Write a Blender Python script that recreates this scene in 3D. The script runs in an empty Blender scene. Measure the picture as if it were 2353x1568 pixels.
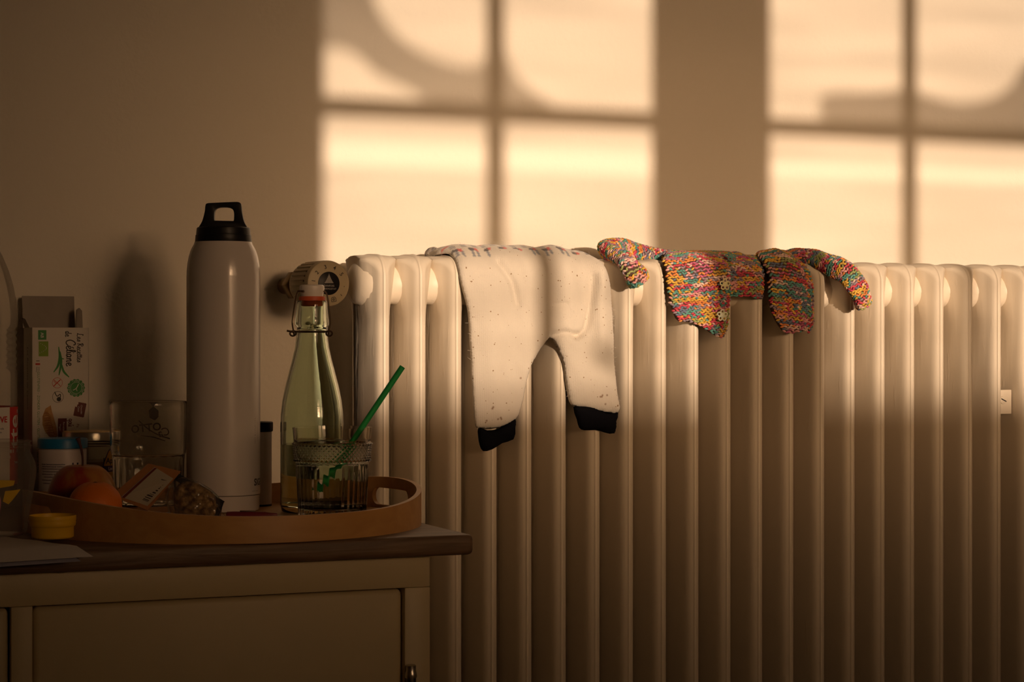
import bpy, bmesh, math, random
import numpy as np
from mathutils import Vector, Matrix
from mathutils.geometry import delaunay_2d_cdt

random.seed(7)
rng = np.random.default_rng(7)
scene = bpy.context.scene
COL = scene.collection

# ------------------------------------------------------------------ camera
F, AL = 4700.0, math.radians(22.5)
CA, SA = math.cos(AL), math.sin(AL)
CX, CY, CZ = 0.0, -2.445, 0.993
cam = bpy.data.cameras.new('camera')
cam.sensor_width = 36.0
cam.lens = F / 2353.0 * 36.0
cam.clip_start = 0.05
camo = bpy.data.objects.new('camera', cam)
camo.location = (CX, CY, CZ)
camo.rotation_euler = (math.radians(90), 0, -AL)
COL.objects.link(camo)
scene.camera = camo

# ------------------------------------------------------------------ light
EL, AZ = math.radians(5.0), math.radians(1.6)
SUN = Vector((math.sin(AZ) * math.cos(EL), -math.cos(AZ) * math.cos(EL), math.sin(EL)))
sl = bpy.data.lights.new('low_sun', 'SUN')
sl.energy = 4.95
sl.color = (1.0, 0.73, 0.515)
sl.angle = math.radians(0.50)
so = bpy.data.objects.new('low_sun', sl)
so.rotation_euler = SUN.to_track_quat('Z', 'Y').to_euler()
so.location = (1, -2, 2.3)
COL.objects.link(so)

world = bpy.data.worlds.new('hazy_sunset')
scene.world = world
world.use_nodes = True
wn, wl = world.node_tree.nodes, world.node_tree.links
wn.clear()
wo = wn.new('ShaderNodeOutputWorld')
bg = wn.new('ShaderNodeBackground')
tc = wn.new('ShaderNodeTexCoord')
# haze glow around the low sun, drawn out along the horizon
SR = Vector((math.cos(AZ), math.sin(AZ), 0)); SU = SR.cross(-SUN).normalized()
if SU.z < 0: SU = -SU
df_ = wn.new('ShaderNodeVectorMath'); df_.operation = 'SUBTRACT'; df_.inputs[1].default_value = SUN
wl.new(tc.outputs['Generated'], df_.inputs[0])
cmb_ = wn.new('ShaderNodeCombineXYZ')
for i_, (ax_, k_) in enumerate(((SR, 1 / 1.55), (SU, 1.5), (SUN, 1.0))):
    d_ = wn.new('ShaderNodeVectorMath'); d_.operation = 'DOT_PRODUCT'; d_.inputs[1].default_value = ax_ * k_
    wl.new(df_.outputs[0], d_.inputs[0]); wl.new(d_.outputs['Value'], cmb_.inputs[i_])
ac = wn.new('ShaderNodeVectorMath'); ac.operation = 'LENGTH'
wl.new(cmb_.outputs[0], ac.inputs[0])
def wexp(theta, amp):
    a = wn.new('ShaderNodeMath'); a.operation = 'MULTIPLY'; a.inputs[1].default_value = -1 / theta
    wl.new(ac.outputs['Value'], a.inputs[0])
    b = wn.new('ShaderNodeMath'); b.operation = 'EXPONENT'
    wl.new(a.outputs[0], b.inputs[0])
    c = wn.new('ShaderNodeMath'); c.operation = 'MULTIPLY'; c.inputs[1].default_value = amp
    wl.new(b.outputs[0], c.inputs[0])
    return c
e1, e2 = wexp(math.radians(4.2), 156.0), wexp(math.radians(18.0), 3.0)
ad = wn.new('ShaderNodeMath'); ad.operation = 'ADD'
wl.new(e1.outputs[0], ad.inputs[0]); wl.new(e2.outputs[0], ad.inputs[1])
ad2 = wn.new('ShaderNodeMath'); ad2.operation = 'ADD'; ad2.inputs[1].default_value = 0.38
wl.new(ad.outputs[0], ad2.inputs[0])
bg.inputs['Color'].default_value = (1.0, 0.60, 0.315, 1)
wl.new(ad2.outputs[0], bg.inputs['Strength'])
wl.new(bg.outputs[0], wo.inputs[0])

scene.view_settings.view_transform = 'Standard'
scene.view_settings.look = 'None'
scene.view_settings.gamma = 1.0
scene.view_settings.use_curve_mapping = False
scene.view_settings.exposure = 0.0
scene.cycles.use_denoising = True
scene.cycles.max_bounces = 12
scene.cycles.diffuse_bounces = 3
scene.cycles.glossy_bounces = 2
scene.cycles.use_adaptive_sampling = True
scene.cycles.adaptive_threshold = 0.08
scene.cycles.transparent_max_bounces = 24
scene.cycles.transmission_bounces = 12
scene.cycles.sample_clamp_indirect = 4.0

# ------------------------------------------------------------------ measuring helpers (world metres)
def ray(px, py):
    r = (px - 1176.5) / F; u = (784.0 - py) / F
    return Vector((r * CA + SA, -r * SA + CA, u))
def at_y(px, py, y):            # point of the plane y = const seen at a pixel
    d = ray(px, py); t = (y - CY) / d.y
    return Vector((CX, CY, CZ)) + d * t
def at_z(px, depth):            # ground position at a camera depth
    r = (px - 1176.5) / F * depth
    return r * CA + depth * SA + CX, -r * SA + depth * CA + CY

# ------------------------------------------------------------------ materials
MATS = {}
def nd(nt, t, **k):
    n = nt.nodes.new(t)
    for a, b in k.items(): setattr(n, a, b)
    return n
def principled(name):
    m = bpy.data.materials.new(name); m.use_nodes = True
    nt = m.node_tree
    return m, nt, nt.nodes['Principled BSDF']
def setc(b, key, v):
    if key in b.inputs: b.inputs[key].default_value = v
def mat(name, col, rough=0.5, metal=0.0, var=0.0, vscale=30.0, bump=0.0, bscale=200.0, stretch=(1, 1, 1),
        spec=0.5, sheen=0.0, sss=0.0, coat=0.0, col2=None, trans=0.0, ior=1.45):
    m, nt, b = principled(name)
    b.inputs['Base Color'].default_value = (*col, 1)
    b.inputs['Roughness'].default_value = rough
    b.inputs['Metallic'].default_value = metal
    setc(b, 'Specular IOR Level', spec); setc(b, 'Sheen Weight', sheen); setc(b, 'Coat Weight', coat)
    setc(b, 'Transmission Weight', trans); setc(b, 'IOR', ior)
    if sss: setc(b, 'Subsurface Weight', sss); setc(b, 'Subsurface Scale', 0.004)
    t = nd(nt, 'ShaderNodeTexCoord'); mp = nd(nt, 'ShaderNodeMapping')
    mp.inputs['Scale'].default_value = stretch
    nt.links.new(t.outputs['Object'], mp.inputs['Vector'])
    if var or col2:
        n = nd(nt, 'ShaderNodeTexNoise'); n.inputs['Scale'].default_value = vscale; n.inputs['Detail'].default_value = 5
        nt.links.new(mp.outputs[0], n.inputs['Vector'])
        r = nd(nt, 'ShaderNodeValToRGB')
        c2 = col2 or tuple(max(0, c * (1 - var)) for c in col)
        r.color_ramp.elements[0].position = 0.35; r.color_ramp.elements[1].position = 0.65
        r.color_ramp.elements[0].color = (*c2, 1); r.color_ramp.elements[1].color = (*col, 1)
        nt.links.new(n.outputs['Fac'], r.inputs[0]); nt.links.new(r.outputs[0], b.inputs['Base Color'])
    if bump:
        n2 = nd(nt, 'ShaderNodeTexNoise'); n2.inputs['Scale'].default_value = bscale; n2.inputs['Detail'].default_value = 3
        nt.links.new(mp.outputs[0], n2.inputs['Vector'])
        bp = nd(nt, 'ShaderNodeBump'); bp.inputs['Strength'].default_value = 1.0; bp.inputs['Distance'].default_value = bump
        nt.links.new(n2.outputs['Fac'], bp.inputs['Height']); nt.links.new(bp.outputs[0], b.inputs['Normal'])
    MATS[name] = m
    return m
def thin_clear(name, tint=(1, 1, 1), refl=0.12, rough=0.03, cap=0.4, haze=0.0, hcol=(0.8, 0.75, 0.7)):
    """thin clear sheet: lets light through, mirrors a little by facing angle, may be slightly milky"""
    m = bpy.data.materials.new(name); m.use_nodes = True
    nt = m.node_tree; nt.nodes.clear()
    o = nd(nt, 'ShaderNodeOutputMaterial'); mx = nd(nt, 'ShaderNodeMixShader')
    tr = nd(nt, 'ShaderNodeBsdfTransparent'); gl = nd(nt, 'ShaderNodeBsdfGlossy'); lw = nd(nt, 'ShaderNodeLayerWeight')
    tr.inputs[0].default_value = (*tint, 1); gl.inputs['Roughness'].default_value = rough
    lw.inputs['Blend'].default_value = refl
    mn = nd(nt, 'ShaderNodeMath', operation='MULTIPLY'); mn.inputs[1].default_value = cap
    nt.links.new(lw.outputs['Fresnel'], mn.inputs[0]); nt.links.new(mn.outputs[0], mx.inputs[0])
    src = tr
    if haze:
        df = nd(nt, 'ShaderNodeBsdfDiffuse'); df.inputs[0].default_value = (*hcol, 1)
        tl = nd(nt, 'ShaderNodeBsdfTranslucent'); tl.inputs[0].default_value = (*hcol, 1)
        m1 = nd(nt, 'ShaderNodeMixShader'); nt.links.new(df.outputs[0], m1.inputs[1]); nt.links.new(tl.outputs[0], m1.inputs[2])
        m2 = nd(nt, 'ShaderNodeMixShader'); m2.inputs[0].default_value = haze
        nt.links.new(tr.outputs[0], m2.inputs[1]); nt.links.new(m1.outputs[0], m2.inputs[2]); src = m2
    nt.links.new(src.outputs[0], mx.inputs[1]); nt.links.new(gl.outputs[0], mx.inputs[2]); nt.links.new(mx.outputs[0], o.inputs[0])
    MATS[name] = m
    return m
def sheer(name, keep, vary=0.32, grain=(3.0, 1, 34),  col=(0.9, 0.88, 0.84), tint=(1, 1, 1)):
    """woven see-through cloth: a share of the light passes between its threads"""
    m = bpy.data.materials.new(name); m.use_nodes = True
    nt = m.node_tree; nt.nodes.clear()
    o = nd(nt, 'ShaderNodeOutputMaterial'); mx = nd(nt, 'ShaderNodeMixShader')
    tr = nd(nt, 'ShaderNodeBsdfTransparent'); df = nd(nt, 'ShaderNodeBsdfDiffuse')
    tr.inputs[0].default_value = (*tint, 1); df.inputs[0].default_value = (*col, 1)
    t = nd(nt, 'ShaderNodeTexCoord'); mp = nd(nt, 'ShaderNodeMapping'); mp.inputs['Scale'].default_value = grain
    n = nd(nt, 'ShaderNodeTexNoise'); n.inputs['Scale'].default_value = 1.0; n.inputs['Detail'].default_value = 2
    mr = nd(nt, 'ShaderNodeMapRange')
    mr.inputs[1].default_value = 0.3; mr.inputs[2].default_value = 0.7
    mr.inputs[3].default_value = min(1, (1 - keep) * (1 + vary)); mr.inputs[4].default_value = (1 - keep) * (1 - vary)
    nt.links.new(t.outputs['Object'], mp.inputs[0]); nt.links.new(mp.outputs[0], n.inputs['Vector'])
    nt.links.new(n.outputs['Fac'], mr.inputs[0]); nt.links.new(mr.outputs[0], mx.inputs[0])
    nt.links.new(tr.outputs[0], mx.inputs[1]); nt.links.new(df.outputs[0], mx.inputs[2]); nt.links.new(mx.outputs[0], o.inputs[0])
    MATS[name] = m
    return m
def attr_mat(name, rough=0.8, bump=0.0, bscale=900, sheen=0.0, sss=0.0):
    m, nt, b = principled(name)
    a = nd(nt, 'ShaderNodeAttribute', attribute_name='col')
    nt.links.new(a.outputs['Color'], b.inputs['Base Color'])
    b.inputs['Roughness'].default_value = rough; setc(b, 'Specular IOR Level', 0.2); setc(b, 'Sheen Weight', sheen)
    if bump:
        t = nd(nt, 'ShaderNodeTexCoord'); n2 = nd(nt, 'ShaderNodeTexNoise')
        n2.inputs['Scale'].default_value = bscale; n2.inputs['Detail'].default_value = 2
        bp = nd(nt, 'ShaderNodeBump'); bp.inputs['Distance'].default_value = bump
        nt.links.new(t.outputs['Object'], n2.inputs['Vector'])
        nt.links.new(n2.outputs['Fac'], bp.inputs['Height']); nt.links.new(bp.outputs[0], b.inputs['Normal'])
    MATS[name] = m
    return m

def wall_paint():
    m, nt, b = principled('wall_paint')
    t = nd(nt, 'ShaderNodeTexCoord')
    n = nd(nt, 'ShaderNodeTexNoise'); n.inputs['Scale'].default_value = 2.5; n.inputs['Detail'].default_value = 4
    r = nd(nt, 'ShaderNodeValToRGB')
    r.color_ramp.elements[0].position = 0.3; r.color_ramp.elements[1].position = 0.7
    r.color_ramp.elements[0].color = (0.78, 0.715, 0.61, 1); r.color_ramp.elements[1].color = (0.82, 0.755, 0.65, 1)
    nt.links.new(t.outputs['Object'], n.inputs['Vector']); nt.links.new(n.outputs['Fac'], r.inputs[0])
    nt.links.new(r.outputs[0], b.inputs['Base Color'])
    b.inputs['Roughness'].default_value = 0.85; setc(b, 'Specular IOR Level', 0.2)
    n1 = nd(nt, 'ShaderNodeTexNoise'); n1.inputs['Scale'].default_value = 130; n1.inputs['Detail'].default_value = 4
    bp = nd(nt, 'ShaderNodeBump'); bp.inputs['Distance'].default_value = 0.0007
    nt.links.new(t.outputs['Object'], n1.inputs['Vector']); nt.links.new(n1.outputs['Fac'], bp.inputs['Height'])
    nt.links.new(bp.outputs[0], b.inputs['Normal'])
    MATS['wall'] = m
wall_paint()

def radiator_paint():
    m, nt, b = principled('radiator_enamel')
    b.inputs['Base Color'].default_value = (0.80, 0.705, 0.57, 1)
    b.inputs['Roughness'].default_value = 0.46
    t = nd(nt, 'ShaderNodeTexCoord'); oi = nd(nt, 'ShaderNodeObjectInfo')
    addv = nd(nt, 'ShaderNodeVectorMath', operation='ADD'); cmb = nd(nt, 'ShaderNodeCombineXYZ')
    mu = nd(nt, 'ShaderNodeMath', operation='MULTIPLY'); mu.inputs[1].default_value = 40
    nt.links.new(oi.outputs['Random'], mu.inputs[0]); nt.links.new(mu.outputs[0], cmb.inputs[0]); nt.links.new(mu.outputs[0], cmb.inputs[2])
    nt.links.new(t.outputs['Object'], addv.inputs[0]); nt.links.new(cmb.outputs[0], addv.inputs[1])
    mp = nd(nt, 'ShaderNodeMapping'); mp.inputs['Scale'].default_value = (1, 1, 0.07)
    nt.links.new(addv.outputs[0], mp.inputs[0])
    n1 = nd(nt, 'ShaderNodeTexNoise'); n1.inputs['Scale'].default_value = 330; n1.inputs['Detail'].default_value = 3
    nt.links.new(mp.outputs[0], n1.inputs['Vector'])
    b1 = nd(nt, 'ShaderNodeBump'); b1.inputs['Distance'].default_value = 0.0004; b1.inputs['Strength'].default_value = 0.28
    nt.links.new(n1.outputs['Fac'], b1.inputs['Height'])
    mp2 = nd(nt, 'ShaderNodeMapping'); mp2.inputs['Scale'].default_value = (1, 1, 0.22)
    nt.links.new(addv.outputs[0], mp2.inputs[0])
    n2 = nd(nt, 'ShaderNodeTexNoise'); n2.inputs['Scale'].default_value = 110; n2.inputs['Detail'].default_value = 3
    nt.links.new(mp2.outputs[0], n2.inputs['Vector'])
    rp = nd(nt, 'ShaderNodeValToRGB'); rp.color_ramp.elements[0].position = 0.66; rp.color_ramp.elements[1].position = 0.71
    nt.links.new(n2.outputs['Fac'], rp.inputs[0])
    b2 = nd(nt, 'ShaderNodeBump'); b2.inputs['Distance'].default_value = 0.0004; b2.inputs['Strength'].default_value = 0.3
    nt.links.new(rp.outputs[0], b2.inputs['Height']); nt.links.new(b1.outputs[0], b2.inputs['Normal'])
    nt.links.new(b2.outputs[0], b.inputs['Normal'])
    MATS['radiator'] = m
radiator_paint()

def wool_white():
    m, nt, b = principled('cream_wool_knit')
    a = nd(nt, 'ShaderNodeAttribute', attribute_name='col')
    b.inputs['Roughness'].default_value = 0.95; setc(b, 'Specular IOR Level', 0.1); setc(b, 'Sheen Weight', 0.35)
    uv = nd(nt, 'ShaderNodeUVMap', uv_map='cloth')
    # specks of hay and lint
    vo = nd(nt, 'ShaderNodeTexVoronoi'); vo.inputs['Scale'].default_value = 210; vo.inputs['Randomness'].default_value = 1
    nt.links.new(uv.outputs[0], vo.inputs['Vector'])
    ns = nd(nt, 'ShaderNodeTexNoise'); ns.inputs['Scale'].default_value = 130
    nt.links.new(uv.outputs[0], ns.inputs['Vector'])
    lt = nd(nt, 'ShaderNodeMath', operation='LESS_THAN'); 
    sub = nd(nt, 'ShaderNodeMath', operation='MULTIPLY_ADD'); sub.inputs[1].default_value = 0.9; sub.inputs[2].default_value = -0.395
    nt.links.new(ns.outputs['Fac'], sub.inputs[0]); nt.links.new(vo.outputs['Distance'], lt.inputs[0]); nt.links.new(sub.outputs[0], lt.inputs[1])
    mx = nd(nt, 'ShaderNodeMix', data_type='RGBA')
    nt.links.new(lt.outputs[0], mx.inputs['Factor']); nt.links.new(a.outputs['Color'], mx.inputs['A'])
    mx.inputs['B'].default_value = (0.30, 0.20, 0.11, 1)
    nt.links.new(mx.outputs['Result'], b.inputs['Base Color'])
    # stocking stitch: columns of slanted loops
    sp = nd(nt, 'ShaderNodeSeparateXYZ'); nt.links.new(uv.outputs[0], sp.inputs[0])
    def mth(op, x, y=None):
        n = nd(nt, 'ShaderNodeMath', operation=op)
        for i, q in enumerate((x, y)):
            if q is None: continue
            if isinstance(q, (int, float)): n.inputs[i].default_value = q
            else: nt.links.new(q, n.inputs[i])
        return n.outputs[0]
    k = 2 * math.pi / 0.0021
    cx = mth('MULTIPLY', sp.outputs[0], k)
    sx = mth('ABSOLUTE', mth('SINE', mth('MULTIPLY', cx, 0.5)))
    ph = mth('ADD', mth('MULTIPLY', sp.outputs[1], 2 * math.pi / 0.0016), mth('MULTIPLY', sx, 2.2))
    hgt = mth('ADD', mth('MULTIPLY', sx, 0.7), mth('MULTIPLY', mth('SINE', ph), 0.25))
    n2 = nd(nt, 'ShaderNodeTexNoise'); n2.inputs['Scale'].default_value = 700; n2.inputs['Detail'].default_value = 3
    nt.links.new(uv.outputs[0], n2.inputs['Vector'])
    hg2 = mth('ADD', hgt, mth('MULTIPLY', n2.outputs['Fac'], 1.6))
    bp = nd(nt, 'ShaderNodeBump'); bp.inputs['Distance'].default_value = 0.00030; bp.inputs['Strength'].default_value = 0.6
    nt.links.new(hg2, bp.inputs['Height']); nt.links.new(bp.outputs[0], b.inputs['Normal'])
    MATS['wool'] = m
wool_white()

def wood(name, c1, c2, scale, rough=0.5, axis=(1, 14, 14), bump=0.0003, wob=4.0):
    m, nt, b = principled(name)
    t = nd(nt, 'ShaderNodeTexCoord'); mp = nd(nt, 'ShaderNodeMapping'); mp.inputs['Scale'].default_value = axis
    nt.links.new(t.outputs['Object'], mp.inputs[0])
    n = nd(nt, 'ShaderNodeTexNoise'); n.inputs['Scale'].default_value = scale; n.inputs['Detail'].default_value = 6; n.inputs['Distortion'].default_value = wob * 0.2
    nt.links.new(mp.outputs[0], n.inputs['Vector'])
    r = nd(nt, 'ShaderNodeValToRGB'); r.color_ramp.elements[0].position = 0.32; r.color_ramp.elements[1].position = 0.68
    r.color_ramp.elements[0].color = (*c1, 1); r.color_ramp.elements[1].color = (*c2, 1)
    nt.links.new(n.outputs['Fac'], r.inputs[0]); nt.links.new(r.outputs[0], b.inputs['Base Color'])
    b.inputs['Roughness'].default_value = rough
    bp = nd(nt, 'ShaderNodeBump'); bp.inputs['Distance'].default_value = bump
    nt.links.new(n.outputs['Fac'], bp.inputs['Height']); nt.links.new(bp.outputs[0], b.inputs['Normal'])
    MATS[name] = m
    return m
wood('old_oak', (0.10, 0.055, 0.028), (0.21, 0.125, 0.07), 9, 0.5, bump=0.0012)
wood('tray_birch', (0.50, 0.25, 0.085), (0.58, 0.31, 0.11), 5, 0.42, bump=0.0001)
mat('cabinet_cream', (0.58, 0.47, 0.28), 0.45, var=0.07, vscale=6, bump=0.0006, bscale=60)
mat('floorboards', (0.32, 0.20, 0.11), 0.5, var=0.3, vscale=8, stretch=(1, 12, 1))
mat('ceiling_white', (0.8, 0.77, 0.72), 0.9)
mat('room_wall', (0.68, 0.60, 0.50), 0.9)
mat('frame_white', (0.7, 0.67, 0.62), 0.5)
mat('stone', (0.35, 0.31, 0.27), 0.9, var=0.2)
mat('enamel_white', (0.60, 0.545, 0.51), 0.22, spec=0.5, coat=0.25)
mat('black_plastic', (0.009, 0.008, 0.008), 0.40, spec=0.25)
mat('black_print', (0.02, 0.017, 0.015), 0.6)
mat('steel', (0.62, 0.58, 0.52), 0.28, metal=1.0)
mat('dark_steel', (0.22, 0.19, 0.16), 0.35, metal=1.0)
mat('wire_brown', (0.30, 0.22, 0.16), 0.3, metal=1.0)
mat('brass_dull', (0.24, 0.17, 0.09), 0.4, metal=0.9, var=0.2, vscale=80)
mat('thermostat_plastic', (0.47, 0.385, 0.24), 0.45)
mat('slot_dark', (0.03, 0.022, 0.014), 0.7)
mat('pale_print', (0.55, 0.52, 0.48), 0.6)
mat('porcelain', (0.82, 0.76, 0.70), 0.25)
mat('red_rubber', (0.62, 0.10, 0.03), 0.5)
mat('straw_green', (0.03, 0.44, 0.11), 0.35)
mat('card_white', (0.66, 0.60, 0.53), 0.6, var=0.03, vscale=10)
mat('card_grey', (0.34, 0.29, 0.25), 0.85, var=0.08, vscale=60)
mat('print_green', (0.04, 0.22, 0.05), 0.6)
mat('print_lime', (0.20, 0.32, 0.02), 0.6)
mat('print_brown', (0.13, 0.02, 0.012), 0.6)
mat('print_red', (0.48, 0.03, 0.02), 0.6)
mat('print_tan', (0.52, 0.28, 0.09), 0.6, col2=(0.36, 0.15, 0.035), vscale=180)
mat('print_crust', (0.30, 0.11, 0.025), 0.6)
mat('print_white', (0.72, 0.66, 0.60), 0.6)
mat('print_grey', (0.25, 0.22, 0.2), 0.6)
mat('print_navy', (0.03, 0.03, 0.09), 0.6)
mat('print_violet', (0.07, 0.04, 0.12), 0.6)
mat('print_amber', (0.62, 0.33, 0.04), 0.6)
mat('label_red', (0.55, 0.02, 0.02), 0.35)
mat('lid_blue', (0.01, 0.15, 0.34), 0.4)
mat('pot_white', (0.62, 0.54, 0.52), 0.4)
mat('honey', (0.35, 0.22, 0.07), 0.3)
mat('gold_lid', (0.75, 0.52, 0.22), 0.3, metal=1.0)
mat('mandarin_peel', (0.85, 0.20, 0.012), 0.45, bump=0.0006, bscale=420, var=0.12, vscale=20)
mat('stem_brown', (0.08, 0.03, 0.02), 0.8)
mat('lid_yellow', (0.85, 0.50, 0.02), 0.4)
mat('paper', (0.70, 0.64, 0.60), 0.85, var=0.03, vscale=8)
mat('paper_blue', (0.50, 0.48, 0.60), 0.85)
mat('sticker_pink', (0.55, 0.22, 0.26), 0.5)
mat('sticker_yellow', (0.70, 0.45, 0.03), 0.5)
mat('maroon', (0.16, 0.015, 0.02), 0.35)
mat('kraft_orange', (0.36, 0.15, 0.05), 0.7, var=0.12, vscale=40)
mat('label_cream', (0.42, 0.36, 0.27), 0.7)
mat('herbs', (0.40, 0.25, 0.11), 0.9, col2=(0.12, 0.07, 0.03), vscale=220, bump=0.002, bscale=260)
mat('black_foil', (0.018, 0.014, 0.013), 0.35)
mat('cuff_black', (0.008, 0.008, 0.011), 0.95, bump=0.0005, bscale=700, stretch=(1, 1, 0.2), spec=0.04)
mat('button_cream', (0.80, 0.74, 0.42), 0.4)
mat('button_white', (0.80, 0.82, 0.62), 0.4)
mat('button_teal', (0.16, 0.38, 0.34), 0.4)
mat('waist_grey', (0.48, 0.42, 0.36), 0.95, col2=(0.16, 0.14, 0.14), vscale=160, bump=0.0008, bscale=500)
attr_mat('yarn', 0.85, bump=0.0004, bscale=1500)
mat('yarn_dark', (0.10, 0.055, 0.04), 0.9)
mat('glass_clear', (0.97, 0.96, 0.92), 0.0, trans=1.0, ior=1.32)
mat('glass_green', (0.84, 0.94, 0.80), 0.0, trans=1.0, ior=1.48)
mat('water', (1, 1, 1), 0.0, trans=1.0, ior=1.16)
thin_clear('pet_plastic', (0.97, 0.96, 0.94), 0.16, 0.05, 0.6, 0.06)
thin_clear('jar_plastic', (0.95, 0.93, 0.90), 0.14, 0.10, 0.55, 0.22, (0.55, 0.5, 0.45))
thin_clear('jar_glass', (0.92, 0.92, 0.86), 0.10, 0.03)
thin_clear('window_glass', (0.97, 0.97, 0.96), 0.05, 0.0)
thin_clear('cellophane', (0.95, 0.92, 0.86), 0.30, 0.10, 0.7, 0.06)
sheer('net_curtain', 0.67)
sheer('shadow_cloth', 0.28, 0.08)  # denser cloth for the added sheets that cast the curved shadows

def apple_skin():
    m, nt, b = principled('apple_skin')
    t = nd(nt, 'ShaderNodeTexCoord'); mp = nd(nt, 'ShaderNodeMapping'); mp.inputs['Scale'].default_value = (1, 1, 0.25)
    n = nd(nt, 'ShaderNodeTexNoise'); n.inputs['Scale'].default_value = 45; n.inputs['Detail'].default_value = 6
    r = nd(nt, 'ShaderNodeValToRGB')
    r.color_ramp.elements[0].color = (0.30, 0.03, 0.015, 1); r.color_ramp.elements[0].position = 0.42
    r.color_ramp.elements[1].color = (0.42, 0.19, 0.035, 1); r.color_ramp.elements[1].position = 0.66
    nt.links.new(t.outputs['Object'], mp.inputs[0]); nt.links.new(mp.outputs[0], n.inputs['Vector'])
    nt.links.new(n.outputs['Fac'], r.inputs[0]); nt.links.new(r.outputs[0], b.inputs['Base Color'])
    b.inputs['Roughness'].default_value = 0.32
    MATS['apple'] = m
apple_skin()

# ------------------------------------------------------------------ mesh helpers
def meshobj(name, verts, faces, m, parent=None, smooth=True, loc=None, link=True):
    me = bpy.data.meshes.new(name)
    me.from_pydata([tuple(v) for v in verts], [], [tuple(f) for f in faces])
    me.validate(); me.update()
    if smooth: me.polygons.foreach_set('use_smooth', [True] * len(me.polygons))
    o = bpy.data.objects.new(name, me)
    if m: me.materials.append(MATS[m] if isinstance(m, str) else m)
    if link: COL.objects.link(o)
    if parent: o.parent = parent
    if loc: o.location = loc
    return o
def tag(o, label=None, cat=None, group=None, kind=None):
    if label: o['label'] = label
    if cat: o['category'] = cat
    if group: o['group'] = group
    if kind: o['kind'] = kind
    return o
def thing(name, label, cat, loc=(0, 0, 0), rotz=0.0, group=None):
    o = bpy.data.objects.new(name, None); COL.objects.link(o)
    o.empty_display_size = 0.02
    o.location = loc; o.rotation_euler = (0, 0, rotz)
    return tag(o, label, cat, group)

class MB:
    def __init__(s): s.v = []; s.f = []
    def add(s, vs, fs):
        k = len(s.v); s.v += [Vector(q) for q in vs]; s.f += [tuple(i + k for i in f) for f in fs]; return s
    def box(s, a, b, M=None):
        x0, y0, z0 = a; x1, y1, z1 = b
        vs = [Vector(q) for q in ((x0,y0,z0),(x1,y0,z0),(x1,y1,z0),(x0,y1,z0),(x0,y0,z1),(x1,y0,z1),(x1,y1,z1),(x0,y1,z1))]
        if M: vs = [M @ q for q in vs]
        return s.add(vs, [(3,2,1,0),(4,5,6,7),(0,1,5,4),(1,2,6,5),(2,3,7,6),(3,0,4,7)])
    def lathe(s, prof, n=48, M=None, close0=True, close1=True, a0=0.0):
        """prof = [(r, z)...] turned about z"""
        vs, fs = [], []
        for r, z in prof:
            for k in range(n):
                a = a0 + 2 * math.pi * k / n
                vs.append(Vector((r * math.cos(a), r * math.sin(a), z)))
        for i in range(len(prof) - 1):
            for k in range(n):
                k2 = (k + 1) % n
                fs.append((i*n+k, i*n+k2, (i+1)*n+k2, (i+1)*n+k))
        if close0: fs.append(tuple(range(n - 1, -1, -1)))
        if close1: fs.append(tuple(range((len(prof)-1)*n, len(prof)*n)))
        if M: vs = [M @ q for q in vs]
        return s.add(vs, fs)
    def tube(s, pts, r, n=10, caps=True, flat=None):
        """round tube through points; r a number or a list"""
        pts = [Vector(p) for p in pts]; rs = r if isinstance(r, (list, tuple)) else [r] * len(pts)
        up = None; vs, fs = [], []
        for i, p in enumerate(pts):
            t = (pts[min(i+1, len(pts)-1)] - pts[max(i-1, 0)]).normalized()
            if up is None:
                up = Vector((0, 0, 1)) if abs(t.z) < 0.9 else Vector((0, 1, 0))
            u = (up - t * up.dot(t)).normalized(); w = t.cross(u); up = u
            for k in range(n):
                a = 2 * math.pi * k / n
                vs.append(p + (u * math.cos(a) + w * math.sin(a)) * rs[i])
        for i in range(len(pts) - 1):
            for k in range(n):
                k2 = (k + 1) % n
                fs.append((i*n+k, i*n+k2, (i+1)*n+k2, (i+1)*n+k))
        if caps:
            fs.append(tuple(range(n - 1, -1, -1))); fs.append(tuple(range((len(pts)-1)*n, len(pts)*n)))
        return s.add(vs, fs)
    def torus(s, R, r, M=None, n=16, k=8):
        vs, fs = [], []
        for i in range(n):
            a = 2*math.pi*i/n
            for j in range(k):
                b = 2*math.pi*j/k
                vs.append(Vector(((R + r*math.cos(b))*math.cos(a), (R + r*math.cos(b))*math.sin(a), r*math.sin(b))))
        for i in range(n):
            for j in range(k):
                fs.append((i*k+j, ((i+1)%n)*k+j, ((i+1)%n)*k+(j+1)%k, i*k+(j+1)%k))
        if M: vs = [M @ q for q in vs]
        return s.add(vs, fs)
    def build(s, name, m, parent=None, smooth=True, bevel=0.0, seg=2, angle=35, loc=None):
        me = bpy.data.meshes.new(name)
        me.from_pydata([tuple(q) for q in s.v], [], s.f); me.update()
        if bevel:
            bm = bmesh.new(); bm.from_mesh(me)
            bm.normal_update()
            es = [e for e in bm.edges if len(e.link_faces) == 2 and e.calc_face_angle(0) > math.radians(30)]
            bmesh.ops.bevel(bm, geom=es, offset=bevel, segments=seg, profile=0.5, affect='EDGES', clamp_overlap=True)
            bm.to_mesh(me); bm.free()
        if smooth:
            me.polygons.foreach_set('use_smooth', [True] * len(me.polygons))
            try: me.set_sharp_from_angle(angle=math.radians(angle))
            except Exception: pass
        me.materials.append(MATS[m] if isinstance(m, str) else m)
        o = bpy.data.objects.new(name, me); COL.objects.link(o)
        if parent: o.parent = parent
        if loc: o.location = loc
        return o
def box(name, a, b, m, parent=None, bevel=0.0, seg=2, M=None):
    return MB().box(a, b, M).build(name, m, parent, bevel=bevel, seg=seg)
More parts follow.
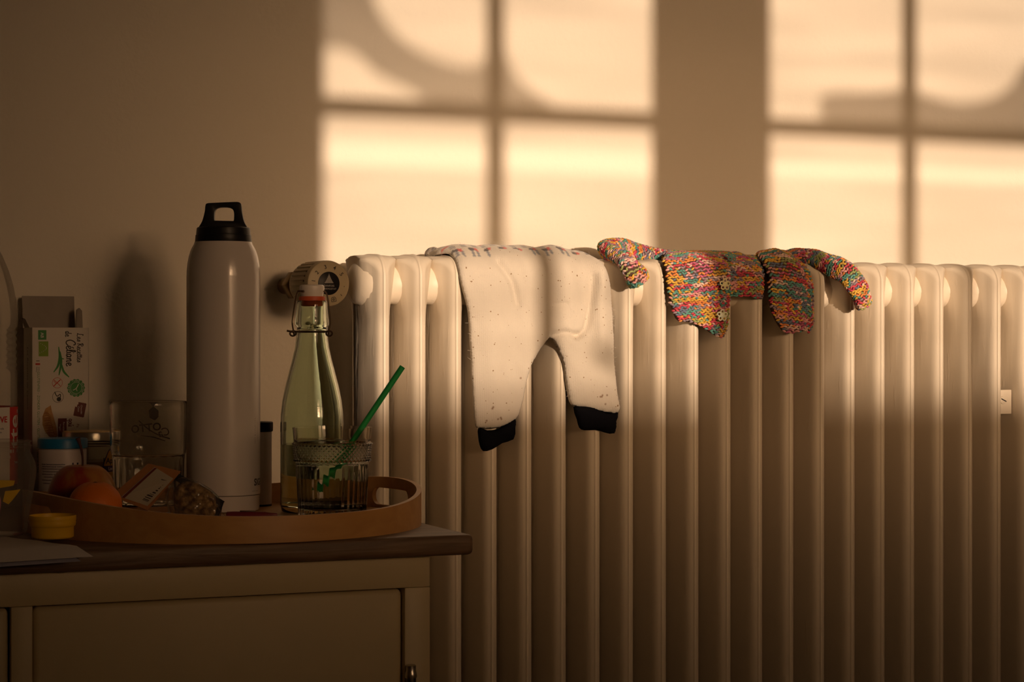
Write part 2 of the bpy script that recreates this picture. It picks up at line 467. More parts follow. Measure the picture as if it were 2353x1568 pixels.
def smooth_line(pts, n=8, closed=False):
    """Catmull-Rom through 2D/3D points"""
    P = [np.array(p, float) for p in pts]; out = []
    N = len(P)
    for i in range(N if closed else N - 1):
        p0 = P[(i-1) % N] if closed or i else P[0]*2 - P[1]
        p1 = P[i]; p2 = P[(i+1) % N]
        p3 = P[(i+2) % N] if closed or i + 2 < N else P[-1]*2 - P[-2]
        for k in range(n):
            t = k / n
            out.append(0.5*((2*p1) + (-p0+p2)*t + (2*p0-5*p1+4*p2-p3)*t*t + (-p0+3*p1-3*p2+p3)*t**3))
    if not closed: out.append(P[-1])
    return out

# lettering: flat outlines of the built-in font, and hand-drawn strokes
def text_geo(s, size, shear=0.0, bold=0.0, align='CENTER'):
    c = bpy.data.curves.new('t', 'FONT'); c.body = s; c.size = size; c.shear = shear; c.offset = bold
    c.align_x = align; c.align_y = 'CENTER'; c.resolution_u = 3
    o = bpy.data.objects.new('t', c)
    me = o.to_mesh()
    vs = [v.co.copy() for v in me.vertices]; fs = [tuple(p.vertices) for p in me.polygons]
    o.to_mesh_clear(); bpy.data.objects.remove(o); bpy.data.curves.remove(c)
    return vs, fs
def letter(parts, name, m, parent, fn):
    """parts = [(verts, faces)], fn maps flat (x, y) to 3D"""
    b = MB()
    for vs, fs in parts: b.add([fn(v[0], v[1]) for v in vs], fs)
    return b.build(name, m, parent, smooth=False)
def place2(geo, x, y, rot=0.0):
    c, s = math.cos(rot), math.sin(rot)
    return [Vector((x + v[0]*c - v[1]*s, y + v[0]*s + v[1]*c, 0)) for v in geo[0]], geo[1]
def rect2(x0, y0, x1, y1): return [Vector((x0,y0,0)),Vector((x1,y0,0)),Vector((x1,y1,0)),Vector((x0,y1,0))], [(0,1,2,3)]
def poly2(pts): return [Vector((p[0], p[1], 0)) for p in pts], [tuple(range(len(pts)))]
def disc2(x, y, r, n=28, wob=0.0, k=12):
    return poly2([(x + r*(1+wob*math.cos(k*a))*math.cos(a), y + r*(1+wob*math.cos(k*a))*math.sin(a)) for a in [2*math.pi*i/n for i in range(n)]])
def ring2(x, y, r, w, n=28):
    vs = []; fs = []
    for i in range(n):
        a = 2*math.pi*i/n
        vs += [Vector((x+(r-w/2)*math.cos(a), y+(r-w/2)*math.sin(a), 0)), Vector((x+(r+w/2)*math.cos(a), y+(r+w/2)*math.sin(a), 0))]
    for i in range(n):
        j = (i+1) % n; fs.append((2*i, 2*i+1, 2*j+1, 2*j))
    return vs, fs
def stroke2(pts, w, n=5, taper=False):
    L = smooth_line(pts, n) if len(pts) > 2 else [np.array(p, float) for p in pts]
    vs, fs = [], []
    for i, p in enumerate(L):
        t = L[min(i+1, len(L)-1)] - L[max(i-1, 0)]; t = t / (np.linalg.norm(t) + 1e-9)
        ww = w * (0.15 + math.sin(math.pi * (0.08 + 0.84 * i / (len(L)-1)))) if taper else w
        q = np.array((-t[1], t[0])) * ww / 2
        vs += [Vector((*(p+q), 0)), Vector((*(p-q), 0))]
    for i in range(len(L)-1): fs.append((2*i, 2*i+1, 2*i+3, 2*i+2))
    return vs, fs
GLY = {  # hand-written letters, unit = x-height, (strokes, advance)
 'L': ([[(0.75,1.75),(0.45,2.0),(0.35,1.5),(0.3,0.6),(0.05,0.1),(0.3,0.12),(0.7,0.0),(1.15,0.15)]], 1.15),
 'e': ([[(0.05,0.45),(0.5,0.55),(0.62,0.85),(0.35,1.0),(0.12,0.65),(0.2,0.15),(0.5,0.0),(0.85,0.25)]], 0.82),
 's': ([[(0.0,0.1),(0.35,0.75),(0.45,1.0),(0.55,0.5),(0.45,0.1),(0.15,0.05)]], 0.7),
 'R': ([[(0.35,1.9),(0.3,1.0),(0.2,0.0)],[(0.05,1.5),(0.3,1.95),(0.8,1.9),(0.85,1.4),(0.35,1.05),(0.7,0.6),(1.1,0.0)]], 1.15),
 'c': ([[(0.6,0.85),(0.4,1.0),(0.1,0.6),(0.2,0.1),(0.5,0.0),(0.8,0.25)]], 0.75),
 't': ([[(0.3,1.7),(0.22,0.5),(0.3,0.05),(0.6,0.2)],[(0.0,1.2),(0.6,1.25)]], 0.55),
 'd': ([[(0.6,0.85),(0.3,1.0),(0.08,0.5),(0.3,0.0),(0.6,0.4)],[(0.75,2.0),(0.62,0.8),(0.62,0.1),(0.9,0.15)]], 0.95),
 'C': ([[(1.15,1.5),(0.95,1.95),(0.45,1.7),(0.1,0.9),(0.3,0.1),(0.8,0.0),(1.25,0.4)]], 1.25),
 'l': ([[(0.1,0.2),(0.45,1.4),(0.4,2.0),(0.2,1.6),(0.2,0.2),(0.5,0.1)]], 0.5),
 'i': ([[(0.15,1.0),(0.15,0.2),(0.4,0.1)],[(0.2,1.5),(0.26,1.58)]], 0.42),
 'a': ([[(0.6,0.85),(0.3,1.0),(0.08,0.5),(0.25,0.0),(0.55,0.4),(0.65,0.95)],[(0.65,0.95),(0.6,0.2),(0.85,0.1)]], 0.9),
 'n': ([[(0.1,1.0),(0.15,0.0)],[(0.15,0.5),(0.4,1.0),(0.6,0.8),(0.6,0.1),(0.85,0.1)]], 0.9),
 'g': ([[(0.6,0.85),(0.3,1.0),(0.08,0.5),(0.3,0.1),(0.6,0.5)],[(0.65,1.0),(0.65,-0.3),(0.4,-0.8),(0.05,-0.5)]], 0.85),
 'o': ([[(0.35,1.0),(0.08,0.5),(0.35,0.0),(0.65,0.5),(0.35,1.0)]], 0.75),
 'u': ([[(0.1,1.0),(0.12,0.2),(0.4,0.05),(0.6,0.5),(0.65,1.0)],[(0.65,1.0),(0.65,0.1),(0.85,0.1)]], 0.9),
 'P': ([[(0.3,1.9),(0.2,0.0)],[(0.05,1.6),(0.4,1.95),(0.85,1.6),(0.6,1.0),(0.3,0.95)]], 0.85),
 ' ': ([], 0.5)}
def script(s, x, y, h, w):
    out = []
    for ch in s:
        acc = ch in 'éû'
        c = {'é': 'e', 'û': 'u'}.get(ch, ch)
        st, adv = GLY[c]
        for k in st: out.append(stroke2([(x + p[0]*h, y + p[1]*h) for p in k], w))
        if acc: out.append(stroke2([(x + 0.3*h, y + 1.25*h), (x + 0.6*h, y + 1.6*h)], w))
        x += adv * h
    return out

# ------------------------------------------------------------------ the room
XL, XR, YW, ZC = -1.5, 3.4, -3.10, 2.6
def struct(o): return tag(o, kind='structure')
struct(box('floor', (XL-.1, YW-.1, -0.1), (XR+.1, 0.1, 0), 'floorboards'))
struct(box('ceiling', (XL-.1, YW-.1, ZC), (XR+.1, 0.1, ZC+.1), 'ceiling_white'))
struct(box('wall_back', (XL-.1, 0, 0), (XR+.1, 0.1, ZC), 'wall'))
struct(box('wall_left', (XL-.1, YW, 0), (XL, 0, ZC), 'room_wall'))
struct(box('wall_right', (XR, YW, 0), (XR+.1, 0, ZC), 'room_wall'))
struct(box('baseboard_back', (XL, -0.014, 0), (XR, 0, 0.09), 'frame_white'))
def to_plane(px, py, y):        # follow a sunbeam from its spot on the wall back to a plane
    p = at_y(px, py, 0.0); t = y / SUN.y
    return p + SUN * t
# two windows opposite; their sunlit patches fall on the wall and the radiator
DXW = (YW / SUN.y) * SUN.x; DZW = (YW / SUN.y) * SUN.z
W = []
for x0, xm, x1 in ((0.7594, 0.990, 1.2157), (1.3946, 1.6183, 1.842)):
    W.append((x0 + DXW, xm + DXW, x1 + DXW))
WZ0, WZ1, WBAR = 1.105, 1.84, 1.288 + DZW
b = MB(); yb = YW - 0.1
b.box((XL, yb, 0), (XR, YW, WZ0)); b.box((XL, yb, WZ1), (XR, YW, ZC))
b.box((XL, yb, WZ0), (W[0][0]-.03, YW, WZ1)); b.box((W[0][2]+.03, yb, WZ0), (W[1][0]-.03, YW, WZ1)); b.box((W[1][2]+.03, yb, WZ0), (XR, YW, WZ1))
struct(b.build('wall_front', 'room_wall', smooth=False))
struct(box('wall_outside', (-14, -10.3, -1), (16, -10.0, 1.784), 'stone'))
def sheet(name, pts, y, m, parent):   # thin cloth cut to an outline, hung at plane y
    n = len(pts); v = [(p[0], y, p[1]) for p in pts] + [(p[0], y + 0.0012, p[1]) for p in pts]
    f = [tuple(range(n)), tuple(range(2*n-1, n-1, -1))] + [(i, (i+1) % n, n+(i+1) % n, n+i) for i in range(n)]
    return meshobj(name, v, [tuple(range(n))], m, parent, smooth=False)
for wi, (x0, xm, x1) in enumerate(W):
    w = struct(bpy.data.objects.new('window_%d' % (wi+1), None)); COL.objects.link(w)
    fb = MB()
    for a, c in (((x0-.03, yb+.02, WZ0), (x0, YW, WZ1)), ((x1, yb+.02, WZ0), (x1+.03, YW, WZ1)), ((x0, yb+.02, WZ0), (x1, YW, WZ0+.03)), ((x0, yb+.02, WZ1-.03), (x1, YW, WZ1))): fb.box(a, c)
    fb.build('window_frame', 'frame_white', w, smooth=False)
    box('mullion', (xm-.0125, YW-.035, WZ0+.03), (xm+.0125, YW-.005, WZ1-.03), 'frame_white', w)
    for q, (a, c) in enumerate(((x0, xm-.0125), (xm+.0125, x1))):
        box('glazing_bar', (a, YW-.03, WBAR-.0115), (c, YW-.01, WBAR+.0115), 'frame_white', w)
        for (z0, z1) in ((WZ0+.03, WBAR-.0085), (WBAR+.0085, WZ1-.03)):
            meshobj('pane', [(a, YW-.02, z0), (c, YW-.02, z0), (c, YW-.02, z1), (a, YW-.02, z1)], [(0,1,2,3)], 'window_glass', w, False)
    zb0, zb1 = (1.217 + DZW, 1.250 + DZW) if wi == 0 else (1.226 + DZW, 1.243 + DZW)
    yc = YW - 0.06
    sheet('net_panel', [(x0, WZ0+.03), (x1, WZ0+.03), (x1, zb0), (x0, zb0)], yc, 'net_curtain', w)
    sheet('net_panel', [(x0, zb1), (x1, zb1), (x1, WZ1-.03), (x0, WZ1-.03)], yc, 'net_curtain', w)
    if wi == 0:
        ol = [(700,-40),(850,-40),(862,10),(890,55),(935,100),(1000,136),(1075,155),(1128,132),(1160,118),(1178,165),(1215,205),(1285,262),(1150,275),(985,262),(968,222),(905,190),(862,170),(815,120),(760,108),(700,108)]
    else:
        ol = [(1882,245),(1902,214),(2000,213),(2078,204),(2130,218),(2200,238),(2278,226),(2328,190),(2352,150),(2420,130),(2420,315),(2250,330),(2100,312),(1960,292),(1890,272)]
    yo = -3.5
    pts = [to_plane(px, py, yo) for px, py in ol]
    pts = smooth_line([(p.x, p.z) for p in pts], 3, True)
    sheet('shadow_sheet', [tuple(p) for p in pts], yo, 'shadow_cloth', w)  # unseen sheet, added and cut to the outline of the shadow it casts
    if wi == 0:
        p0 = at_y(1402, 822, -0.165); kb = p0 + SUN * ((-4.3 + 0.165) / SUN.y)
        MB().lathe([(0.001, -0.012), (0.008, -0.010), (0.0125, 0), (0.010, 0.008), (0.001, 0.012)], 20, Matrix.Translation(kb) @ Matrix.Rotation(math.radians(-60), 4, 'Y') @ Matrix.Diagonal((0.8, 0.8, 2.2, 1))).build('shadow_knob', 'stone', w)  # unseen knob added outside to throw a dark smudge on the trousers
    pl = bpy.data.lights.new('window_daylight', 'AREA'); pl.shape = 'RECTANGLE'
    pl.size = x1 - x0; pl.size_y = WZ1 - WZ0; pl.cycles.is_portal = True
    po = bpy.data.objects.new('window_daylight', pl); po.location = ((x0+x1)/2, YW + 0.004, (WZ0+WZ1)/2)
    po.rotation_euler = (math.radians(90), 0, 0)
    COL.objects.link(po)

# ------------------------------------------------------------------ radiator
PITCH, TOPZ, DEP, YF = 0.046, 1.096, 0.104, -0.146
YC = YF + DEP / 2
X_FIRST = 0.8805 - 2 * PITCH
NSEC = 22
BOTZ = 0.12
def section_mesh():
    a, bw = DEP / 2, 0.0158
    ds = [(-0.0013, 0.0), (-0.0013, 0.0013), (-0.0002, 0.0019), (0.0004, 0.0026)]
    prof = list(ds)
    for d in (0.0012, 0.0025, 0.0045, 0.007, 0.0105, 0.015, 0.021, 0.029, 0.039, 0.05):
        nose = 0.0082 * math.sqrt(max(0, 1 - max(0, 1 - d / 0.0085) ** 2))
        prof.append((d, max(nose, 0.0026) + 0.0082 * max(0, (d - 0.006) / 0.044) ** 0.85))
    def ring(d):
        R = 0.020 - d if d < 0.016 else max(0.0015, 0.004 - (d - 0.016) * 0.05)
        hy = a - d; z0 = BOTZ + d; z1 = TOPZ - 0.006 - max(d, 0) * 0.17 - min(d, 0)
        R = min(R, hy - 0.0005); R = max(R, 0.0004)
        P = []
        for cy, cz, a0 in ((hy - R, z1 - R, 0), (-hy + R, z1 - R, 90), (-hy + R, z0 + R, 180), (hy - R, z0 + R, 270)):
            for k in range(9):
                t = math.radians(a0 + 90 * k / 8)
                P.append((cy + R * math.cos(t), cz + R * math.sin(t)))
            if a0 == 0:
                for k in range(1, 8):
                    P.append(((hy - R) * (1 - 2 * k / 8), z1))
            if a0 == 90:
                for k in range(1, 14): P.append((-hy, z1 - R + (z0 + R - z1 + R) * k / 14))
            if a0 == 180:
                for k in range(1, 8): P.append(((-hy + R) + 2 * (hy - R) * k / 8, z0))
            if a0 == 270:
                for k in range(1, 14): P.append((hy, z0 + R + (z1 - z0 - 2 * R) * k / 14))
        return [(y, z + 0.007 * max(0, 1 - (y / a) ** 2) * min(1, max(0, (z - 0.9) / 0.15))) for y, z in P]
    vs, fs = [], []
    n = len(ring(0))
    for s in (1, -1):
        base = len(vs)
        for d, w in prof:
            for y, z in ring(d):
                k = min(1, max(0, (z - (TOPZ - 0.075)) / 0.055)); k = k * k * (3 - 2 * k)
                q = max(0, 1 - (y / a) ** 2) ** 1.9
                k2 = min(1, max(0, (z - (TOPZ - 0.024)) / 0.016)); k2 = k2 * k2 * (3 - 2 * k2)
                vs.append((s * min(w * (1 + (0.62 * k + 1.3 * k2) * q), PITCH / 2 - 0.0003), y, z))
        for i in range(len(prof) - 1):
            for k in range(n):
                k2 = (k + 1) % n
                q = (base+i*n+k, base+i*n+k2, base+(i+1)*n+k2, base+(i+1)*n+k)
                fs.append(q if s < 0 else q[::-1])
        q = tuple(base + (len(prof)-1)*n + k for k in range(n))
        fs.append(q if s < 0 else q[::-1])
    # round hubs that join one section to the next, top and bottom
    mb = MB(); mb.add(vs, fs)
    for hz in (TOPZ - 0.0335, BOTZ + 0.0335):
        M = Matrix.Translation((0, -0.006, hz)) @ Matrix.Diagonal((1, 1.0, 1, 1)) @ Matrix.Rotation(math.radians(90), 4, 'Y')
        R = 0.0265
        mb.lathe([(R*1.12, 0.004), (R*1.06, 0.011), (R*0.99, 0.015), (R*0.95, 0.019), (R*0.94, PITCH/2), (R*0.95, PITCH-0.019), (R*0.99, PITCH-0.015), (R*1.06, PITCH-.011), (R*1.12, PITCH-0.004)], 40, M)
    return mb
rad = thing('radiator', 'long cream painted cast iron radiator with many columns under sunlit wall', 'radiator', (X_FIRST, YC, 0))
s0 = section_mesh().build('section', 'radiator', rad, angle=50)
for i in range(1, NSEC):
    c = s0.copy(); c.parent = rad; c.location = (i * PITCH, 0, 0); COL.objects.link(c)
for i in (0, NSEC - 1):
    fb = MB(); fb.lathe([(0.022, 0), (0.018, 0.01), (0.014, 0.05), (0.016, BOTZ + 0.01)], 20)
    fb.build('foot', 'radiator', rad, loc=(i * PITCH, 0, 0))
pb = MB()
for hz in (TOPZ - 0.0335, BOTZ + 0.0335):
    pb = MB().lathe([(0.034, -0.014), (0.0310, -0.004), (0.0275, 0.002), (0.0245, 0.0070), (0.0205, 0.0100), (0.0155, 0.0115), (0.007, 0.0122), (0.001, 0.0124)], 40, Matrix.Translation((-0.0150, -0.006, hz)) @ Matrix.Diagonal((1, 1.15, 1, 1)) @ Matrix.Rotation(math.radians(-90), 4, 'Y'))
    pb.build('end_boss', 'radiator', rad, angle=60)
# small bracket plate with a slotted screw, held between two columns
p = at_y(2309, 924, -0.130)
br = MB().box((-0.013, 0, -0.0165), (0.013, 0.004, 0.0165)).build('clamp_plate', 'radiator', rad, bevel=0.0008, loc=(p.x - X_FIRST - 0.002, -0.130 - YC, p.z))
sc = MB().lathe([(0.0055, 0), (0.0055, 0.0012), (0.0045, 0.0018)], 20, Matrix.Rotation(math.radians(90), 4, 'X')).build('screw', 'radiator', br, loc=(-0.001, 0, 0.0025))
box('screw_slot', (-0.0045, -0.00215, -0.0007), (0.0045, -0.0016, 0.0007), 'slot_dark', br, M=Matrix.Translation((-0.001, 0, 0.0025)) @ Matrix.Rotation(math.radians(25), 4, 'Y'))

# ------------------------------------------------------------------ thermostat
fc = at_y(755.5, 651.5, -0.135)
TB = math.radians(6)
th = thing('radiator_thermostat', 'cream ribbed radiator thermostat knob with black centre disc and numbers one to five', 'thermostat', (fc.x, fc.y, fc.z), TB)
# local: -y towards the room, face at y = 0
RX = Matrix.Rotation(math.radians(90), 4, 'X')          # lathe z -> -y
R0 = 0.0272
MB().lathe([(R0*0.88, -0.064), (R0*0.94, -0.060), (R0*0.95, -0.056), (R0*0.95, -0.016), (R0*0.92, -0.0158), (R0*0.92, -0.0105), (R0, -0.0103), (R0, -0.003), (R0*0.97, -0.0008), (R0*0.90, 0)], 72, RX).build('head', 'thermostat_plastic', th, angle=30)
for k in range(28):
    a = 2*math.pi*k/28
    M = Matrix.Rotation(a, 4, 'Y')
    o = box('rib', (-0.0021, 0.0105, R0*0.88), (0.0021, 0.054, R0*1.005), 'thermostat_plastic', th, bevel=0.0006, seg=1, M=M) if k == 0 else None
    if o: rib0 = o
    else:
        c = rib0.copy(); c.rotation_euler = (0, a, 0); c.parent = th; COL.objects.link(c)
for k in range(28):
    a = 2*math.pi*(k+0.5)/28
    if k == 0: sl0 = box('slot', (-0.0013, 0.0106, R0*0.89), (0.0013, 0.0162, R0*0.968), 'slot_dark', th)
    else: c = sl0.copy(); c.rotation_euler = (0, a, 0); c.parent = th; COL.objects.link(c)
MB().lathe([(0.0137, -0.001), (0.0137, 0.0004), (0.0133, 0.0006)], 48, RX).build('centre_disc', 'black_plastic', th)
ft = lambda e: (lambda x, y: Vector((x, -e, y)))
parts = []
for s, ang in (('1', 172), ('2', 140), ('3', 103), ('4', 68), ('5', 34)):
    a = math.radians(ang); parts.append(place2(text_geo(s, 0.0068, bold=0.00005), 0.0195*math.cos(a), 0.0195*math.sin(a), a - math.pi/2))
parts.append(stroke2([(0.0150, -0.0128), (0.0168, -0.0146)], 0.0007)); parts.append(disc2(0.0197, -0.0035, 0.0005, 10))
a = math.radians(-72); cx, cy = 0.0198*math.cos(a), 0.0198*math.sin(a)
hs = [(-0.0030,-0.0026),(0.0030,-0.0026),(0.0030,0.0008),(0.0018,0.0026),(-0.0018,0.0026),(-0.0030,0.0008),(-0.0030,-0.0026)]
for i in range(6): parts.append(place2(stroke2([hs[i], hs[i+1]], 0.0006), cx, cy, math.radians(10)))
parts.append((lambda g: g)(ring2(cx, cy, 0.0014, 0.0005, 12))); parts.append(place2(stroke2([(-.0014, 0), (.0014, 0)], .0004), cx, cy)); parts.append(place2(stroke2([(0, -.0014), (0, .0014)], .0004), cx, cy))
letter(parts, 'dial_print', 'black_print', th, ft(0.0003))
parts = []
hts = [1, 2, 3.2, 4.6, 6.0, 7.6, 9.2, 11, 9.2, 7.6, 6.0, 4.6, 3.2, 2, 1]
for i, h in enumerate(hts):
    x = (i - 7) * 0.00075; parts.append(rect2(x-.00021, 0.0002, x+.00021, 0.0002 + h*0.00102))
parts.append(place2(text_geo('DANFOSS', 0.0031), 0.0, -0.0030)); parts.append(place2(text_geo('THERMOSTAT', 0.0029), 0, -0.0066))
letter(parts, 'disc_print', 'pale_print', th, ft(0.0009))
nt_ = MB(); nt_.lathe([(0.0175, -0.104), (0.0185, -0.102), (0.0185, -0.090), (0.0175, -0.088)], 6, RX)
nt_.build('hex_nut', 'brass_dull', th, bevel=0.0006)
MB().lathe([(0.013, -0.09), (0.013, -0.078), (0.016, -0.076), (0.016, -0.070), (0.014, -0.068), (0.018, -0.063)], 32, RX).build('neck', 'brass_dull', th)
MB().tube([(-0.002, 0.100, 0), (-0.002, 0.132, 0)], 0.010, 16).build('pipe', 'brass_dull', th)
MB().tube([(0.0, 0.082, 0), (0.02, 0.075, 0), (0.042, 0.055, 0)], 0.008, 14).build('valve_tail', 'brass_dull', th)

# ------------------------------------------------------------------ cabinet
CT = 0.80                                  # cabinet top height
cab = thing('cabinet', 'cream painted wooden sideboard with worn dark oak top beside the radiator', 'cabinet', (0.2, -0.28, 0))
def cbox(name, a, b2, m, bevel=0.0, seg=2, parent=cab):
    o = box(name, Vector(a), Vector(b2), m, None, bevel, seg)
    o.parent = parent; o.matrix_parent_inverse = Matrix.Translation((-0.2, 0.28, 0)) if parent is cab else Matrix.Identity(4)
    return o
cxl, cxr, cyf = -0.42, 0.705, -0.530
cbox('top_board', (cxl-.04, -0.545, CT-.0205), (0.746, -0.012, CT), 'old_oak', 0.005, 3)
cbox('top_rail', (cxl, cyf, 0.7478), (cxr, cyf+.022, CT-.0205), 'cabinet_cream', 0.0015)
cbox('stile', (0.678, cyf, 0.10), (cxr, cyf+.022, 0.7478), 'cabinet_cream', 0.0012)
cbox('stile', (0.2943, cyf, 0.10), (0.314, cyf+.022, 0.7478), 'cabinet_cream', 0.0012)
cbox('stile', (cxl, cyf, 0.10), (cxl+.03, cyf+.022, 0.7478), 'cabinet_cream', 0.0012)
cbox('bottom_rail', (cxl, cyf, 0.05), (cxr, cyf+.022, 0.10), 'cabinet_cream', 0.0012)
cbox('side_panel', (cxr-.02, cyf+.022, 0.05), (cxr, -0.02, CT-.0205), 'cabinet_cream', 0.001)
cbox('side_panel', (cxl, cyf+.022, 0.05), (cxl+.02, -0.02, CT-.0205), 'cabinet_cream', 0.001)
cbox('back_panel', (cxl+.02, -0.03, 0.05), (cxr-.02, -0.02, CT-.0205), 'cabinet_cream')
cbox('plinth', (cxl+.01, cyf+.03, 0.0), (cxr-.01, -0.03, 0.05), 'old_oak')
d1 = cbox('door', (0.3152, cyf+.0045, 0.102), (0.6772, cyf+.022, 0.7466), 'cabinet_cream', 0.006, 4)
d2 = cbox('door', (cxl+.0315, cyf+.0045, 0.102), (0.2931, cyf+.022, 0.7466), 'cabinet_cream', 0.006, 4)
hg = MB().tube([(0, 0, -0.07), (0, 0, -0.012)], 0.0052, 16).build('hinge', 'dark_steel', d1, loc=(0.6835, cyf-.003, 0.672))
MB().lathe([(0.0058, -0.013), (0.0062, -0.011), (0.0058, -0.008), (0.0050, -0.006), (0.0052, -0.001), (0.004, 0.0), (0.001, 0.0006)], 20).build('hinge_pin', 'steel', d1, loc=(0.6835, cyf-.003, 0.672))

# ------------------------------------------------------------------ tray
TX, TY = 0.543, -0.345
tray = thing('tray', 'round bentwood serving tray with raised handle ends on the cabinet top', 'tray', (TX, TY, CT), math.radians(9))
TRX, TRY, TT = 0.206, 0.209, 0.0052
NT = 430
def rimh(a):
    return 0.0255 + 0.0170 * (0.5 + 0.5 * math.cos(2 * a)) ** 1.6
vs, fs = [], []
def onhole(a, da=math.radians(13)):
    a = (a + math.pi) % (2 * math.pi) - math.pi
    return min(abs(a), abs(abs(a) - math.pi)) / da
# rim band: rows at given heights, a slot left open at each handle end
rows = 12
def row_z(i, a):
    h = rimh(a); t = onhole(a)
    if i <= 5:  return 0.0095 * i / 5 if t < 1.6 else (h * i / (rows - 1)) * min(1, (t-1.6)/1 ) + 0.0095 * min(i, 5)/5 * max(0, 1-(t-1.6))
    return None
def rim_pt(a, z, r_off):
    return Vector(((TRX + r_off) * math.cos(a), (TRY + r_off) * math.sin(a), z))
NZ = 52
def zz(j, a): return rimh(a) * j / NZ
keep = {}
DA = 0.0505; ZH = 0.0205; HH = 0.0095
def inhole(a, z):
    aa = (a + math.pi) % (2 * math.pi) - math.pi
    s = min(abs(aa), abs(abs(aa) - math.pi)) * TRX           # arc distance from the handle centre
    q = max(0, s - (DA - HH) * 0.80)
    return q * q + (z - ZH) ** 2 < HH * HH
for j in range(NZ + 1):
    for i in range(NT * 2):
        a = math.pi * i / NT
        z = zz(j, a)
        vs.append(rim_pt(a, z, 0)); vs.append(rim_pt(a, z, -TT))
N2 = NT * 2
def vid(j, i, s): return (j * N2 + i % N2) * 2 + s
hole = [[inhole(math.pi * (i + 0.5) / NT, (zz(j, math.pi*(i+.5)/NT) + zz(j+1, math.pi*(i+.5)/NT)) / 2) for i in range(N2)] for j in range(NZ)]
for j in range(NZ):
    for i in range(N2):
        if hole[j][i]: continue
        fs.append((vid(j,i,0), vid(j,i+1,0), vid(j+1,i+1,0), vid(j+1,i,0)))
        fs.append((vid(j,i,1), vid(j+1,i,1), vid(j+1,i+1,1), vid(j,i+1,1)))
        if j == NZ-1 or hole[j+1][i]: fs.append((vid(j+1,i,0), vid(j+1,i+1,0), vid(j+1,i+1,1), vid(j+1,i,1)))
        if j == 0 or hole[j-1][i]: fs.append((vid(j,i,0), vid(j,i,1), vid(j,i+1,1), vid(j,i+1,0)))
        if hole[j][(i+1) % N2]: fs.append((vid(j,i+1,0), vid(j,i+1,1), vid(j+1,i+1,1), vid(j+1,i+1,0)))
        if hole[j][i-1]: fs.append((vid(j,i,0), vid(j+1,i,0), vid(j+1,i,1), vid(j,i,1)))
for j in range(1, NZ):                     # round off the edge of each handle slot
    for i in range(N2):
        q4 = [hole[j][i], hole[j][i-1], hole[j-1][i], hole[j-1][i-1]]
        if not any(q4) or all(q4): continue
        a = math.pi * i / NT; aa = (a + math.pi) % (2 * math.pi) - math.pi
        c_ = 0.0 if abs(aa) < math.pi / 2 else math.pi
        sg = (((a - c_) + math.pi) % (2 * math.pi) - math.pi) * TRX; zq = zz(j, a)
        Ls = (DA - HH) * 0.80; sc_ = max(-Ls, min(Ls, sg)); dv = Vector((sg - sc_, zq - ZH))
        if dv.length < 1e-6: continue
        dv = dv.normalized() * HH; a2 = c_ + (sc_ + dv.x) / TRX; z2 = ZH + dv.y
        vs[vid(j, i, 0)] = rim_pt(a2, z2, 0); vs[vid(j, i, 1)] = rim_pt(a2, z2, -TT)
MB().add(vs, fs).build('rim', 'tray_birch', tray, angle=40)
fl = []
for (r, z) in ((0.985, 0.0005), (0.985, 0.0075)): fl.append((r, z))
MB().lathe([(0.985*0.206, 0.0008), (0.985*0.206, 0.0075), (0.5*0.206, 0.0075), (0.001, 0.0075)], 96).build('floor_panel', 'tray_birch', tray)
TF = CT + 0.0077                            # tray floor height

# ------------------------------------------------------------------ thermos flask
x, y = at_z(513.5, 2.238)
fl = thing('thermos_flask', 'tall white enamelled steel thermos flask with black loop cap', 'thermos', (x, y, TF), -AL + math.radians(4))
MB().lathe([(0.036, 0), (0.0385, 0.001), (0.0392, 0.004), (0.0392, 0.0175)], 72).build('base_ring', 'enamel_white', fl)
prof = [(0.0388, 0.0178), (0.0400, 0.0186), (0.0400, 0.255), (0.0398, 0.262), (0.0390, 0.270), (0.0376, 0.2775), (0.0358, 0.2835), (0.0340, 0.2875), (0.0322, 0.2905), (0.0312, 0.2935)]
MB().lathe(prof, 72).build('body', 'enamel_white', fl)
MB().lathe([(0.0306, 0.2930), (0.0309, 0.2938), (0.0303, 0.3010), (0.0296, 0.3013), (0.0297, 0.3018), (0.0290, 0.3085), (0.0280, 0.3095), (0.012, 0.3098)], 64).build('cap', 'black_plastic', fl)
